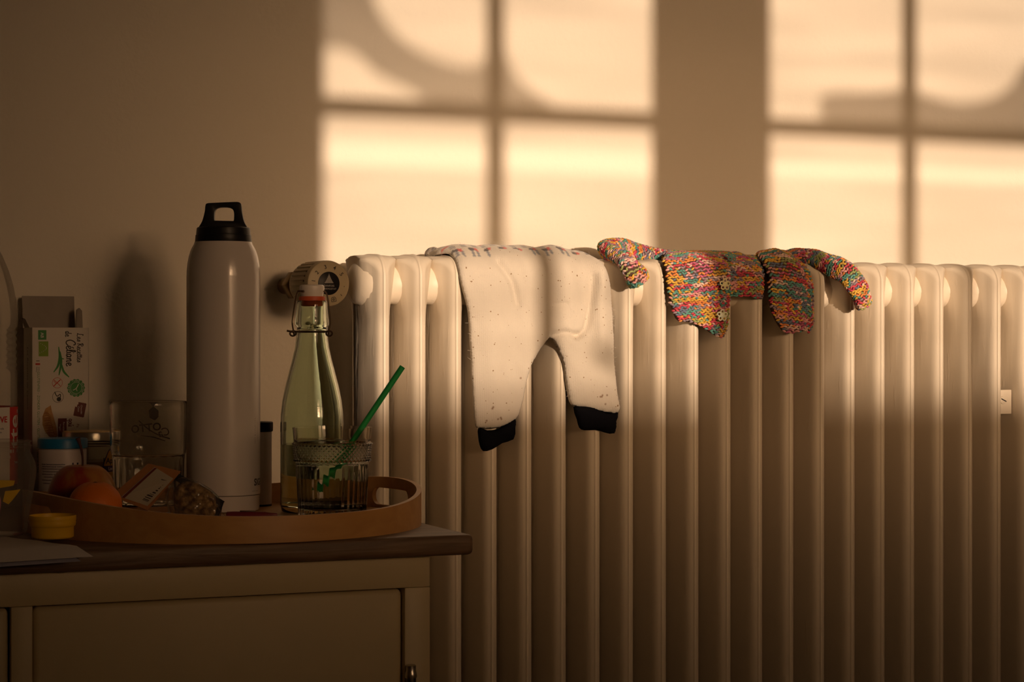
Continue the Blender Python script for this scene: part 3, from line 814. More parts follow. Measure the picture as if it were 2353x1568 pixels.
# loop handle: flat plate with a window in it
def handle():
    outer = [(-0.0266, 0.3085), (-0.0225, 0.316), (-0.0200, 0.326), (-0.0192, 0.3330), (-0.0175, 0.3355), (-0.010, 0.3362), (0.010, 0.3372), (0.0170, 0.3370), (0.0195, 0.3345), (0.0205, 0.326), (0.0228, 0.316), (0.0268, 0.3085)]
    c = (0.0012, 0.3215)
    inner = []
    vsx, fsx = [], []
    no = smooth_line(outer, 4)
    for p in no:
        ang = math.atan2(p[1] - c[1], p[0] - c[0]); ca, sa = math.cos(ang), math.sin(ang)
        k = (abs(ca / 0.0108) ** 3.2 + abs(sa / 0.0100) ** 3.2) ** (-1 / 3.2)
        inner.append(np.array((c[0] + k * ca, c[1] + k * sa)))
    n = len(no)
    dep = lambda z: 0.0105 - 0.0045 * min(1, max(0, (z - 0.309) / 0.02))
    for s in (-1, 1):
        for p in no: vsx.append((p[0], s * dep(p[1]), p[1]))
        for p in inner: vsx.append((p[0], s * dep(p[1]) * 1.0, p[1]))
    I = lambda s, r, k: s * 2 * n + r * n + k
    for k in range(n - 1):
        fsx.append((I(0,0,k), I(0,1,k), I(0,1,k+1), I(0,0,k+1)))
        fsx.append((I(1,0,k), I(1,0,k+1), I(1,1,k+1), I(1,1,k)))
        fsx.append((I(0,0,k), I(0,0,k+1), I(1,0,k+1), I(1,0,k)))
        fsx.append((I(0,1,k), I(1,1,k), I(1,1,k+1), I(0,1,k+1)))
    k = n - 1    # sill of the window
    fsx.append((I(0,0,k), I(0,1,k), I(0,1,0), I(0,0,0))); fsx.append((I(1,0,k), I(1,0,0), I(1,1,0), I(1,1,k)))
    fsx.append((I(0,1,k), I(1,1,k), I(1,1,0), I(0,1,0))); fsx.append((I(0,0,k), I(0,0,0), I(1,0,0), I(1,0,k)))
    return MB().add(vsx, fsx)
handle().build('loop_handle', 'black_plastic', fl, bevel=0.0012, seg=2)
def cyl(r, a_mid, z_mid):
    return lambda x, y: Vector((r * math.sin(a_mid + x / r), -r * math.cos(a_mid + x / r), z_mid + y))
letter([text_geo('SIGG', 0.0105, bold=0.0003, align='LEFT')], 'lettering', 'black_print', fl, cyl(0.04025, math.radians(59), 0.0315))
letter([place2(text_geo('swiss design', 0.0028, align='LEFT'), 0, 0)], 'lettering', 'print_grey', fl, cyl(0.04025, math.radians(54), 0.0225))
letter([place2(text_geo('HOT & COLD 1.0 L', 0.0034), 0, 0, math.pi/2), place2(text_geo('KEEPS DRINKS HOT', 0.0026), 0.005, 0, math.pi/2)], 'fine_print', 'print_grey', fl, cyl(0.04025, math.radians(62), 0.088))

# ------------------------------------------------------------------ swing-top bottle
x, y = at_z(717.0, 2.219)
bt = thing('swing_top_bottle', 'pale green glass swing-top bottle with white stopper and wire clasp', 'bottle', (x, y, TF), -AL)
OUT = [(0.0300, 0.0), (0.0328, 0.0015), (0.0338, 0.006), (0.0342, 0.012), (0.0342, 0.095), (0.0338, 0.106), (0.0322, 0.120), (0.0292, 0.135), (0.0254, 0.150), (0.0215, 0.165), (0.0185, 0.178), (0.0170, 0.190), (0.0165, 0.197), (0.0163, 0.2005), (0.0178, 0.2015), (0.0185, 0.2035), (0.0183, 0.2075), (0.0172, 0.2165), (0.0165, 0.224), (0.0163, 0.2275), (0.0155, 0.229)]
INN = [(0.0125, 0.2285), (0.0122, 0.215), (0.0128, 0.195), (0.0150, 0.178), (0.0182, 0.164), (0.0222, 0.149), (0.0262, 0.134), (0.0294, 0.119), (0.0311, 0.105), (0.0314, 0.094), (0.0314, 0.014), (0.0300, 0.008), (0.022, 0.0065), (0.001, 0.0085)]
MB().lathe(OUT + INN, 64).build('glass', 'glass_green', bt, angle=60)
MB().lathe([(0.001, 0.0086), (0.022, 0.0066), (0.0301, 0.0081), (0.0315, 0.014), (0.0315, 0.0735)], 64).build('water', 'water', bt, angle=60)
MB().lathe([(0.0105, 0.2265), (0.0112, 0.2330), (0.0118, 0.2345), (0.0128, 0.238), (0.0135, 0.2425), (0.0132, 0.2450), (0.0118, 0.2462), (0.002, 0.2462)], 40).build('stopper', 'porcelain', bt)
MB().lathe([(0.0100, 0.2225), (0.0118, 0.2232), (0.0118, 0.2280), (0.0142, 0.2290), (0.0145, 0.2318), (0.0140, 0.2335), (0.0110, 0.2337)], 40).build('gasket', 'red_rubber', bt)
wr = MB()
for s in (-1, 1):
    wr.tube(smooth_line([(s*0.0100, -0.002, 0.2392), (s*0.0150, -0.003, 0.2385), (s*0.0172, -0.004, 0.232), (s*0.0192, -0.006, 0.218), (s*0.0205, -0.008, 0.205), (s*0.0190, -0.010, 0.196), (s*0.0185, -0.009, 0.192)], 5), 0.0009, 8)
    wr.torus(0.0033, 0.0010, Matrix.Translation((s*0.0195, -0.010, 0.1935)) @ Matrix.Rotation(math.radians(90), 4, 'X') @ Matrix.Rotation(math.radians(30*s), 4, 'X'), 16, 6)
wr.tube([(0.0178*math.cos(a), 0.0178*math.sin(a), 0.1955) for a in [2*math.pi*k/40 for k in range(41)]], 0.0011, 8)
wr.tube([(-0.0185, -0.011, 0.195), (-0.026, -0.012, 0.1965)], 0.0012, 8)
wr.tube([(-0.013, 0, 0.2393), (0.013, 0, 0.2393)], 0.0012, 8)
wr.tube([(-0.0145, -0.009, 0.2392), (-0.0075, -0.0125, 0.2388)], 0.0013, 8)
wr.build('wire_clasp', 'wire_brown', bt)

# ------------------------------------------------------------------ tumbler with a straw
x, y = at_z(763.5, 2.147)
tg = thing('cut_glass_tumbler', 'fluted glass tumbler of water with a diamond-cut band holding the straw', 'glass', (x, y, TF), -AL)
NTH = 400
def tumbler():
    rowsz = [0.0, 0.0006, 0.002, 0.004, 0.008, 0.014, 0.022, 0.032, 0.044, 0.054, 0.0575, 0.0590, 0.0600] + [0.0605 + 0.0165*k/22 for k in range(23)] + [0.0775, 0.0785, 0.0800, 0.0830, 0.0870, 0.0910, 0.0935, 0.0944, 0.0948]
    vs, fs = [], []
    for z in rowsz:
        t = z / 0.0948
        r0 = 0.0355 + 0.0060 * t ** 1.3
        for k in range(NTH):
            a = 2*math.pi*k/NTH; r = r0
            if z <= 0.0575:
                fl = abs(math.sin(a * 18)); e = min(1, z/0.004) * min(1, max(0, (0.0575 - z)/0.006))
                r += 0.0006 * fl * e - 0.0004
                if z < 0.001: r -= 0.0015
            elif 0.0600 <= z <= 0.0778:
                u = a * 50 / (2 * math.pi); v = (z - 0.0605) / 0.0048
                d1 = abs(((u + v) % 1) - 0.5) * 2; d2 = abs(((u - v) % 1) - 0.5) * 2
                r += 0.0017 * (min(d1, d2)) + 0.0001 
            if 0.0585 < z < 0.0603 or 0.0772 < z < 0.0795: r += 0.0010
            vs.append((r*math.cos(a), r*math.sin(a), z))
    ins = [(0.0398, 0.0947), (0.0392, 0.088), (0.0380, 0.075), (0.0365, 0.060), (0.0350, 0.040), (0.0338, 0.016), (0.0325, 0.011), (0.028, 0.0092), (0.001, 0.0090)]
    for r, z in ins:
        for k in range(NTH):
            a = 2*math.pi*k/NTH; vs.append((r*math.cos(a), r*math.sin(a), z))
    n = len(rowsz) + len(ins)
    for i in range(n - 1):
        for k in range(NTH):
            k2 = (k+1) % NTH; fs.append((i*NTH+k, i*NTH+k2, (i+1)*NTH+k2, (i+1)*NTH+k))
    fs.append(tuple(range(NTH-1, -1, -1))); fs.append(tuple(range((n-1)*NTH, n*NTH)))
    return MB().add(vs, fs)
tumbler().build('glass', 'glass_clear', tg, angle=75)
MB().lathe([(0.001, 0.0091), (0.028, 0.0093), (0.0326, 0.0111), (0.0339, 0.016), (0.0351, 0.040), (0.0366, 0.060), (0.0381, 0.075), (0.0386, 0.0795), (0.0378, 0.0790)], 72).build('water', 'water', tg, angle=60)
# straw leaning on the rim
pa = at_z(925, 2.150); pb_ = at_z(800, 2.150)
ztop = CZ + (784 - 843) / F * 2.150; zb = CZ + (784 - 1030) / F * 2.150
A = Vector((pa[0], pa[1], ztop)); B = Vector((pb_[0], pb_[1], zb))
Dd = (B - A).normalized(); B2 = A + Dd * ((A.z - (TF + 0.0105)) / -Dd.z)
B2 = A + (B - A) * 1.52
st = MB()
n = 20; ps = [A + (B2 - A) * (k / n) for k in range(n + 1)]
st.tube(ps + ps[::-1], [0.0031] * (n+1) + [0.0027] * (n+1), 16, caps=False)
so_ = st.build('drinking_straw', 'straw_green'); tag(so_, 'bright green drinking straw leaning out of the diamond-cut glass', 'straw')

# ------------------------------------------------------------------ printed glass, back left
x, y = at_z(341.0, 2.205)
pg = thing('printed_glass', 'straight clear drinking glass half full of water with faint print and fluted foot', 'glass', (x, y, TF), -AL)
def pglass():
    rz = [(0.0340, 0), (0.0352, 0.001), (0.0362, 0.005), (0.0368, 0.02), (0.0374, 0.04), (0.0380, 0.058), (0.0388, 0.0625), (0.0402, 0.0655), (0.0407, 0.070), (0.0411, 0.095), (0.0415, 0.116), (0.0416, 0.1195), (0.0412, 0.1203)]
    ins = [(0.0402, 0.1200), (0.0398, 0.095), (0.0392, 0.070), (0.0385, 0.064), (0.0362, 0.058), (0.0352, 0.03), (0.0342, 0.012), (0.031, 0.009), (0.001, 0.009)]
    vs, fs = [], []; n0 = 160
    for q, (r, z) in enumerate(rz + ins):
        for k in range(n0):
            a = 2*math.pi*k/n0; rr = r
            if q < len(rz) and 0.004 < z < 0.0625: rr += 0.0009 * abs(math.sin(10*a)) - 0.0004
            vs.append((rr*math.cos(a), rr*math.sin(a), z))
    n = len(rz) + len(ins)
    for i in range(n-1):
        for k in range(n0):
            k2 = (k+1) % n0; fs.append((i*n0+k, i*n0+k2, (i+1)*n0+k2, (i+1)*n0+k))
    fs.append(tuple(range(n0-1, -1, -1))); fs.append(tuple(range((n-1)*n0, n*n0)))
    return MB().add(vs, fs)
pglass().build('glass', 'glass_clear', pg, angle=70)
MB().lathe([(0.001, 0.0091), (0.031, 0.0091), (0.0343, 0.012), (0.0353, 0.03), (0.0363, 0.058), (0.0384, 0.0632), (0.0380, 0.0628)], 72).build('water', 'water', pg, angle=60)
def cylback(r, zm): return lambda x, y: Vector((-r * math.sin(x / r), r * math.cos(x / r), zm + y))
letter([place2(text_geo('Ca', 0.013, shear=0.2), -0.011, -0.003, -0.25), place2(text_geo('OTTO', 0.012, bold=0.0002), 0.010, 0.0015, -0.1)], 'printed_name', 'print_grey', pg, cylback(0.0401 + 0.0013, 0.088))
letter([stroke2([(-0.018, -0.010), (-0.004, -0.006), (0.008, 0.001), (0.018, 0.010)], 0.0012), stroke2([(-0.012, -0.0125), (0.002, -0.0085), (0.016, -0.0065)], 0.001), poly2([(0.0, 0.010), (0.006, 0.013), (0.007, 0.021), (0.002, 0.026), (-0.004, 0.021), (-0.004, 0.014)])], 'printed_emblem', 'print_grey', pg, cylback(0.0401 + 0.0013, 0.088))

# ------------------------------------------------------------------ slim white tube with black cap
x, y = at_z(592, 2.302)
tb = thing('spice_tube', 'slim pale tube with black screw cap half hidden behind the thermos', 'tube', (x, y, TF))
MB().lathe([(0.0150, 0), (0.0158, 0.001), (0.0158, 0.083), (0.0150, 0.084)], 40).build('body', 'pot_white', tb)
MB().lathe([(0.0165, 0.0835), (0.0172, 0.0845), (0.0172, 0.0935), (0.0164, 0.0945), (0.002, 0.0945)], 40).build('cap', 'black_plastic', tb)
MB().lathe([(0.0152, -0.0002), (0.0160, 0.0), (0.0160, 0.002)], 40).build('base_rim', 'black_plastic', tb)

# ------------------------------------------------------------------ fruit
x, y = at_z(189, 2.093)
ap = thing('apple', 'red and yellow streaked apple with long dark stalk in the tray', 'apple', (x, y, TF))
pr = []
for k in range(33):
    t = math.pi * k / 32
    r = 0.0345 * (math.sin(t) ** 0.92) * (1 + 0.08 * math.cos(t)) ; z = 0.031 - 0.031 * math.cos(t)
    dim = math.exp(-(r / 0.010) ** 2) 
    if k > 16: z -= 0.0085 * dim
    else: z += 0.005 * dim
    pr.append((max(r, 0.0002), z))
MB().lathe(pr, 48).build('skin', 'apple', ap, angle=80)
MB().tube(smooth_line([(0, 0, 0.052), (0.0005, 0, 0.063), (-0.001, 0.0, 0.075), (-0.0045, 0, 0.086)], 5), [0.0011]*8 + [0.0013]*5 + [0.0017, 0.0021, 0.0025], 10).build('stalk', 'stem_brown', ap)
x, y = at_z(219, 2.022)
mo = thing('mandarin', 'small orange mandarin resting against the apple in the tray', 'fruit', (x, y, TF))
pr = []
for k in range(29):
    t = math.pi * k / 28
    r = 0.0262 * math.sin(t); z = 0.0235 - 0.0235 * math.cos(t)
    if k > 14: z -= 0.002 * math.exp(-(r/0.006)**2)
    pr.append((max(r, 0.0002), z))
MB().lathe(pr, 48).build('peel', 'mandarin_peel', mo, angle=80)
MB().lathe([(0.0025, 0.0445), (0.002, 0.0456), (0.0004, 0.046)], 8).build('stem_button', 'stem_brown', mo)

# ------------------------------------------------------------------ blue-lidded pot and honey jar, behind the tray
x, y = at_z(144, 2.286)
pt = thing('blue_lidded_pot', 'white plastic pot with ribbed blue screw lid behind the apple', 'pot', (x, y, CT), -AL)
MB().lathe([(0.0245, 0), (0.0258, 0.001), (0.0262, 0.004), (0.0262, 0.072), (0.0250, 0.0735), (0.0240, 0.074)], 56).build('body', 'pot_white', pt)
lb = MB(); n = 96; vs = []; fs = []
for r, z, w in ((0.0262, 0.0735, 1), (0.0272, 0.0740, 1), (0.0272, 0.0825, 1), (0.0266, 0.0842, 0), (0.0255, 0.0846, 0), (0.001, 0.0846, 0)):
    for k in range(n):
        a = 2*math.pi*k/n; rr = r + (0.0003 if k % 2 else 0) * w
        vs.append((rr*math.cos(a), rr*math.sin(a), z))
for i in range(5):
    for k in range(n): fs.append((i*n+k, i*n+(k+1) % n, (i+1)*n+(k+1) % n, (i+1)*n+k))
fs.append(tuple(range(n-1, -1, -1)))
lb.add(vs, fs).build('lid', 'lid_blue', pt)
cp = cyl(0.0264, math.radians(-8), 0.040)
pl_ = []
for i, (wd, yy) in enumerate(((0.030, 0.0165), (0.029, 0.0140), (0.031, 0.0115), (0.026, 0.0085), (0.028, 0.0055), (0.022, 0.0025), (0.027, -0.001), (0.025, -0.0045))):
    s = ''.join(random.choice('aeionrstlmcdu ') for _ in range(24))
    g = text_geo(s, 0.0024, bold=0.00006); w0 = max(v.x for v in g[0]) - min(v.x for v in g[0])
    pl_.append(place2(([Vector((v.x * wd / w0, v.y, 0)) for v in g[0]], g[1]), -0.003, yy))
letter(pl_, 'label_print', 'print_navy', pt, cp)
letter([rect2(0.020, 0.0145, 0.028, 0.0180)], 'label_block', 'print_navy', pt, cp)

x, y = at_z(207, 2.345)
hj = thing('honey_jar', 'glass honey jar with metal lid and amber lavender label behind the pot', 'jar', (x, y, CT), -AL)
MB().lathe([(0.026, 0.0), (0.0285, 0.001), (0.0298, 0.005), (0.0300, 0.06), (0.0290, 0.068), (0.0275, 0.0735), (0.0272, 0.079)], 56, close1=False).build('glass', 'jar_glass', hj, angle=70)
MB().lathe([(0.025, 0.0015), (0.0280, 0.004), (0.0288, 0.008), (0.0288, 0.0555)], 56).build('honey', 'honey', hj, angle=60)
MB().lathe([(0.0305, 0.0795), (0.0312, 0.0800), (0.0312, 0.0880), (0.0306, 0.0895)], 56, close1=False).build('lid_band', 'steel', hj)
MB().lathe([(0.0306, 0.0893), (0.0298, 0.0900), (0.001, 0.0900)], 56, close0=False).build('lid_top', 'gold_lid', hj)
for zz_ in (0.0765, 0.0735):
    MB().torus(0.0282, 0.0007, Matrix.Translation((0, 0, zz_)), 48, 6).build('thread', 'dark_steel', hj)
ch = cyl(0.0303, math.radians(68), 0.0485)
dia = [(-0.015, -0.012), (-0.0135, 0.005), (-0.0075, 0.018), (0, 0.025), (0.0075, 0.018), (0.0135, 0.005), (0.015, -0.012), (0.011, -0.020), (-0.011, -0.020)]
def strip_poly(pts, n=10):      # horizontal strips so that a flat label can wrap a cylinder
    ys = sorted({p[1] for p in pts}); out = MB()
    N = len(pts)
    def ext(yq):
        xs = []
        for i in range(N):
            a, b2 = pts[i], pts[(i+1) % N]
            if (a[1]-yq)*(b2[1]-yq) <= 0 and a[1] != b2[1]:
                xs.append(a[0] + (b2[0]-a[0])*(yq-a[1])/(b2[1]-a[1]))
        return (min(xs), max(xs)) if xs else (0, 0)
    vs, fs = [], []; m = 14
    Y = [ys[0] + (ys[-1]-ys[0])*k/m for k in range(m+1)]
    for q in Y:
        a, b2 = ext(min(max(q, ys[0]+1e-7), ys[-1]-1e-7))
        for k in range(n+1): vs.append(Vector((a + (b2-a)*k/n, q, 0)))
    for i in range(m):
        for k in range(n): fs.append((i*(n+1)+k, i*(n+1)+k+1, (i+1)*(n+1)+k+1, (i+1)*(n+1)+k))
    return vs, fs
def rstrip(x0, y0, x1, y1, n=10):
    return strip_poly([(x0, y0), (x1, y0), (x1, y1), (x0, y1)], n)
letter([strip_poly([(p[0]*1.10, p[1]*1.06) for p in dia])], 'label_border', 'print_violet', hj, ch)
ch2 = cyl(0.03045, math.radians(68), 0.0485); ch3 = cyl(0.0306, math.radians(68), 0.0485); ch4 = cyl(0.03075, math.radians(68), 0.0485)
letter([strip_poly(dia)], 'label', 'print_amber', hj, ch2)
letter([rstrip(-0.0150, -0.0045, 0.0150, 0.0025)], 'label_band', 'print_violet', hj, ch3)
letter([place2(text_geo("l'Apiculteur", 0.0090, bold=0.0002), 0.006, 0.0080), place2(text_geo('MIEL DE', 0.0025), 0.004, -0.008), place2(text_geo('PROVENCE 250 g', 0.0025), 0.002, -0.0115), place2(text_geo('Recolte en France', 0.0022), 0.002, -0.0145)], 'label_print', 'black_print', hj, ch4)
letter([place2(text_geo('Lavande', 0.0055, bold=0.0001), 0.001, -0.001)], 'label_name', 'print_white', hj, ch4)

# ------------------------------------------------------------------ cookie box
x, y = at_z(128, 2.392)
BW, BD, BH = 0.0665, 0.040, 0.2085
bxr = math.radians(4.5)
bx_ = thing('biscuit_box', 'opened white cardboard biscuit box standing on end with green lettering', 'box', (x, y - 0.004, CT), bxr)
# local: x -W/2..W/2, front face at y = -D/2
fr = MB()
fr.box((-BW/2, -BD/2, 0), (BW/2, -BD/2 + 0.0008, BH)); fr.box((-BW/2, BD/2 - 0.0008, 0), (BW/2, BD/2, BH))
fr.box((-BW/2, -BD/2, 0), (-BW/2 + 0.0008, BD/2, BH)); fr.box((BW/2 - 0.0008, -BD/2, 0), (BW/2, BD/2, BH)); fr.box((-BW/2, -BD/2, 0), (BW/2, BD/2, 0.0008))
fr.build('carton', 'card_white', bx_, smooth=False)
MB().box((-BW/2 - 0.001, -0.0004, 0), (BW/2 - 0.006, 0.0004, 0.038), Matrix.Translation((0, BD/2, BH - 0.0005)) @ Matrix.Rotation(math.radians(-6), 4, 'X')).build('back_flap', 'card_grey', bx_, smooth=False)
MB().add([(0, -0.010, 0), (0, 0.010, 0), (0, 0.008, 0.020), (0, 0.000, 0.0235), (0, -0.008, 0.021)], [(0, 1, 2, 3, 4)]).add([(0.0008, -0.010, 0), (0.0008, 0.010, 0), (0.0008, 0.008, 0.020), (0.0008, 0.0, 0.0235), (0.0008, -0.008, 0.021)], [(4, 3, 2, 1, 0)]).build('side_flap', 'card_grey', bx_, smooth=False, loc=(BW/2 - 0.0056, 0.004, BH)).rotation_euler = (0, 0, math.radians(-38))
bpy.context.view_layer.update()
MB().add([(0, -0.012, 0), (0, 0.012, 0), (-0.004, 0.010, 0.012), (-0.004, -0.008, 0.010)], [(0, 1, 2, 3)]).build('side_flap', 'card_grey', bx_, smooth=False, loc=(-BW/2, 0.004, BH))
K = 0.000507 / 4.61
def bc(cx, cy): return (-BW/2 + (cx - 78) * K * 1.02, BH - (cy - 388) * K)
def bface(e): return lambda x, y: Vector((x, -BD/2 - e, y))
def vtext(s, cx, cy, size, **k):             # text that reads downwards
    X, Y = bc(cx, cy); return place2(text_geo(s, size, **k), X, Y, -math.pi/2)
def cpoly(pts): return poly2([bc(*p) for p in pts])
def vscript(s, cx, cy, h, w):
    X, Y = bc(cx, cy); out = []
    for vs, fs in script(s, 0, 0, h, w): out.append(([Vector((X + v.y, Y - v.x, 0)) for v in vs], fs))
    return out
sc_h = 52 * K
letter(vscript('Les Recettes', 545, 448, 33*K, 7.5*K) + vscript('de', 422, 425, 34*K, 8*K) + vscript('Céliane', 432, 515, 50*K, 11*K), 'brand_script', 'black_print', bx_, bface(0.0003))
letter([cpoly([(140,415),(225,415),(225,515),(140,515)])], 'square_badge', 'print_green', bx_, bface(0.00025))
letter([disc2(*bc(535,1025), 92*K, 96, 0.05, 14)], 'round_badge', 'print_green', bx_, bface(0.00025))
gr = [stroke2([bc(352,590), bc(362,700), bc(345,790), bc(300,858)], 22*K, taper=True), stroke2([bc(368,640), bc(378,760), bc(355,890)], 22*K, taper=True), stroke2([bc(383,770), bc(405,850), bc(462,912)], 20*K, taper=True), stroke2([bc(366,680), bc(382,712), bc(410,718)], 12*K, taper=True)]
letter(gr, 'grass_blades', 'print_green', bx_, bface(0.0003))
letter([cpoly([(145,533),(245,533),(245,690),(145,690)])], 'leaf_badge', 'print_lime', bx_, bface(0.00025))
stars = []
for i in range(12):
    t = i / 11; cx = 165 + 60*math.sin(t*math.pi*1.15); cy = 555 + 110*t
    stars.append(disc2(*bc(cx, cy), 4*K, 6))
letter(stars, 'leaf_stars', 'print_white', bx_, bface(0.0005)); stars = []
letter([vtext('AB', 180, 468, 46*K, bold=0.0001)], 'square_badge_letters', 'print_white', bx_, bface(0.0005))
stars += [stroke2([bc(500,1050), bc(535,1030), bc(560,985)], 8*K), stroke2([bc(535,1030), bc(545,1060)], 6*K), ring2(*bc(535,1025), 60*K, 3*K)]
for i, chh in enumerate('SANS GLUTEN * GLUTENFREI *'):
    aa = math.pi*0.5 - 2*math.pi*i/26 + 0.3; X, Y = bc(535, 1025)
    stars.append(place2(text_geo(chh, 24*K), X + 75*K*math.cos(aa), Y + 75*K*math.sin(aa), aa - math.pi/2))
letter(stars, 'badge_print', 'print_white', bx_, bface(0.0005))
vt = [vtext('GLUTENFREI - ZONDER GLUTEN - GLUTENVRIJ - GLUTENFREE', 143, 1380, 38*K)]
letter(vt, 'side_line', 'print_green', bx_, bface(0.0003))
letter([ring2(*bc(338,970), 54*K, 4*K), stroke2([bc(300,935), bc(372,1005)], 6*K), stroke2([bc(372,935), bc(300,1005)], 9*K), stroke2([bc(300,950), bc(325,975)], 5*K)], 'wheat_mark', 'print_red', bx_, bface(0.0003))
letter([cpoly([(112,762),(160,762),(160,780),(112,780)])], 'flag_mark', 'print_red', bx_, bface(0.0003))
letter([ring2(*bc(345,1118), 58*K, 4*K), stroke2([bc(310,1065), bc(335,1110), bc(370,1090), bc(365,1150)], 9*K), disc2(*bc(355,1142), 24*K, 14)], 'pod_mark', 'black_print', bx_, bface(0.0003))
letter([vtext('1', 135, 738, 50*K, bold=0.0001), vtext('avec', 150, 825, 24*K), vtext('MARQ', 125, 828, 20*K)], 'flag_words', 'black_print', bx_, bface(0.0003))
stp = []
cxs, cys = 575, 1255
stp_pts = []
for i in range(64):
    a = 2*math.pi*i/64
    ca, sa = math.cos(a), math.sin(a); k = 1/max(abs(ca)/55, abs(sa)/74)
    k *= 1 + 0.05*(i % 2)
    if 3.6 < a < 4.3: k *= 0.66
    xx, yy = k*ca, k*sa; r_ = 0.2
    stp_pts.append((cxs + xx*math.cos(r_) - yy*math.sin(r_), cys + xx*math.sin(r_) + yy*math.cos(r_)))
letter([cpoly(stp_pts)], 'brown_stamp', 'print_brown', bx_, bface(0.0003))
letter([cpoly([(345,1345),(435,1345),(435,1590),(345,1590)])], 'brown_panel', 'print_brown', bx_, bface(0.0003))
letter(vscript('goû', 455, 1350, 34*K, 8*K), 'brown_script', 'print_brown', bx_, bface(0.0003))
letter([vtext('Pe', 552, 1425, 40*K)], 'brown_word', 'print_brown', bx_, bface(0.0003))
letter([vtext('Chocolat', 590, 1255, 26*K), vtext('Coco', 560, 1250, 26*K), vtext('Recette', 405, 1430, 30*K), vtext('Vegan', 368, 1440, 30*K)], 'pale_words', 'print_white', bx_, bface(0.0005))
pie = [(270,1205),(215,1240),(185,1320),(185,1410),(210,1480),(250,1530),(310,1560),(340,1530),(330,1440),(300,1330),(280,1260)]
letter([cpoly(pie)], 'biscuit_picture', 'print_tan', bx_, bface(0.00025))
letter([stroke2([bc(196+i*2, 1290+i*26), bc(230+i*8, 1285+i*26), bc(262+i*6, 1310+i*26)], 9*K, taper=True) for i in range(9)], 'biscuit_stripes', 'print_crust', bx_, bface(0.0004))
sidef = lambda x, y: Vector((-BW/2 - 0.0003, y, x))
letter([([Vector((-v.x, v.y, 0)) for v in vs], fs) for vs, fs in []] + [(lambda g: ([Vector((BH*0.72 - v.x, -v.y, 0)) for v in g[0]], g[1]))(text_geo('Les Recettes de Celiane', 0.0075, shear=0.25))], 'side_script', 'black_print', bx_, sidef)

# ------------------------------------------------------------------ large clear water bottle, left edge
x, y = at_z(-58, 2.335)
wb = thing('plastic_water_bottle', 'large clear plastic water bottle with red label at the left edge', 'bottle', (x, y, CT), -AL)
prb = [(0.030, 0.0), (0.044, 0.004), (0.047, 0.015), (0.047, 0.085), (0.0475, 0.095), (0.0475, 0.155)]
for k in range(7):
    z = 0.158 + k * 0.0075; prb += [(0.0475, z), (0.0452, z + 0.00375)]
for q in ((0.0475, 0.212), (0.0472, 0.225), (0.046, 0.240), (0.043, 0.256), (0.038, 0.273), (0.031, 0.290), (0.023, 0.305), (0.016, 0.316), (0.0135, 0.322), (0.0132, 0.335)): prb.append(q)
MB().lathe(prb, 64, close1=False).build('shell', 'pet_plastic', wb, angle=50)
MB().lathe([(0.0155, 0.330), (0.0155, 0.344), (0.014, 0.346), (0.001, 0.346)], 32).build('cap', 'lid_blue', wb)
def cyls(r, z0, z1, a0, a1, n=24):
    vs, fs = [], []
    for k in range(n+1):
        a = math.radians(a0 + (a1-a0)*k/n)
        vs += [Vector((r*math.sin(a), -r*math.cos(a), z0)), Vector((r*math.sin(a), -r*math.cos(a), z1))]
    for k in range(n): fs.append((2*k, 2*k+2, 2*k+3, 2*k+1))
    return vs, fs
MB().add(*cyls(0.0479, 0.030, 0.118, -180, 68, 40)).build('label_white', 'print_white', wb)
MB().add(*cyls(0.0479, 0.030, 0.118, 68, 180, 40)).build('label_red', 'label_red', wb)
cw = cyl(0.0483, math.radians(81), 0.098)
letter([place2(text_geo('Vittel', 0.033, bold=0.0005, align='RIGHT'), 0.0, 0.0185, math.pi/2)], 'label_name', 'print_white', wb, cw)
letter([place2(text_geo('VE', 0.0095, bold=0.0002), 0, 0.006)], 'label_word', 'label_red', wb, cyl(0.0483, math.radians(56), 0.098))
letter([place2(text_geo('eau minerale naturelle', 0.003), 0, 0.0), place2(text_geo('source de vitalite', 0.003), 0, -0.004)], 'label_fine_print', 'print_navy', wb, cyl(0.0483, math.radians(40), 0.094))

# ------------------------------------------------------------------ papers, clear jar, yellow lid (front left)
def paper(name, label, pts, z, m, droop):
    cs = [Vector((*p, 0)) for p in pts]
    n = 14; vs, fs = [], []
    for i in range(n+1):
        for j in range(n+1):
            u, v = i/n, j/n
            p = cs[0].lerp(cs[1], u).lerp(cs[3].lerp(cs[2], u), v)
            over = max(0, -0.545 - p.y)
            vs.append((p.x, p.y, z - droop * over + 0.0006 * math.sin(9*u + 3*v)**2 * (1 if over == 0 else 0.3)))
    k = len(vs); vs += [(a, b2, c - 0.00025) for a, b2, c in vs]
    for i in range(n):
        for j in range(n):
            a = i*(n+1)+j; fs.append((a, a+n+1, a+n+2, a+1)); fs.append((k+a, k+a+1, k+a+n+2, k+a+n+1))
    o = meshobj(name, vs, fs, m); tag(o, label, 'paper', 'loose papers on the cabinet'); return o
cq = Vector((0.375, -0.560, 0))
paper('paper_sheet', 'white sheet of paper on top, under the clear jar', [(0.362, -0.570), (0.290, -0.395), (0.050, -0.42), (0.065, -0.588)], CT + 0.0034, 'paper', 0.30)
paper('paper_sheet', 'bluish sheet of paper peeking out beneath the white one', [(0.350, -0.574), (0.275, -0.375), (0.040, -0.43), (0.052, -0.595)], CT + 0.0012, 'paper_blue', 0.30)
x, y = at_z(-8, 1.985)
PZ = CT + 0.0046
cj = thing('clear_plastic_jar', 'lidless clear plastic jar with pink and yellow stickers on the papers', 'jar', (x, y, PZ), -AL)
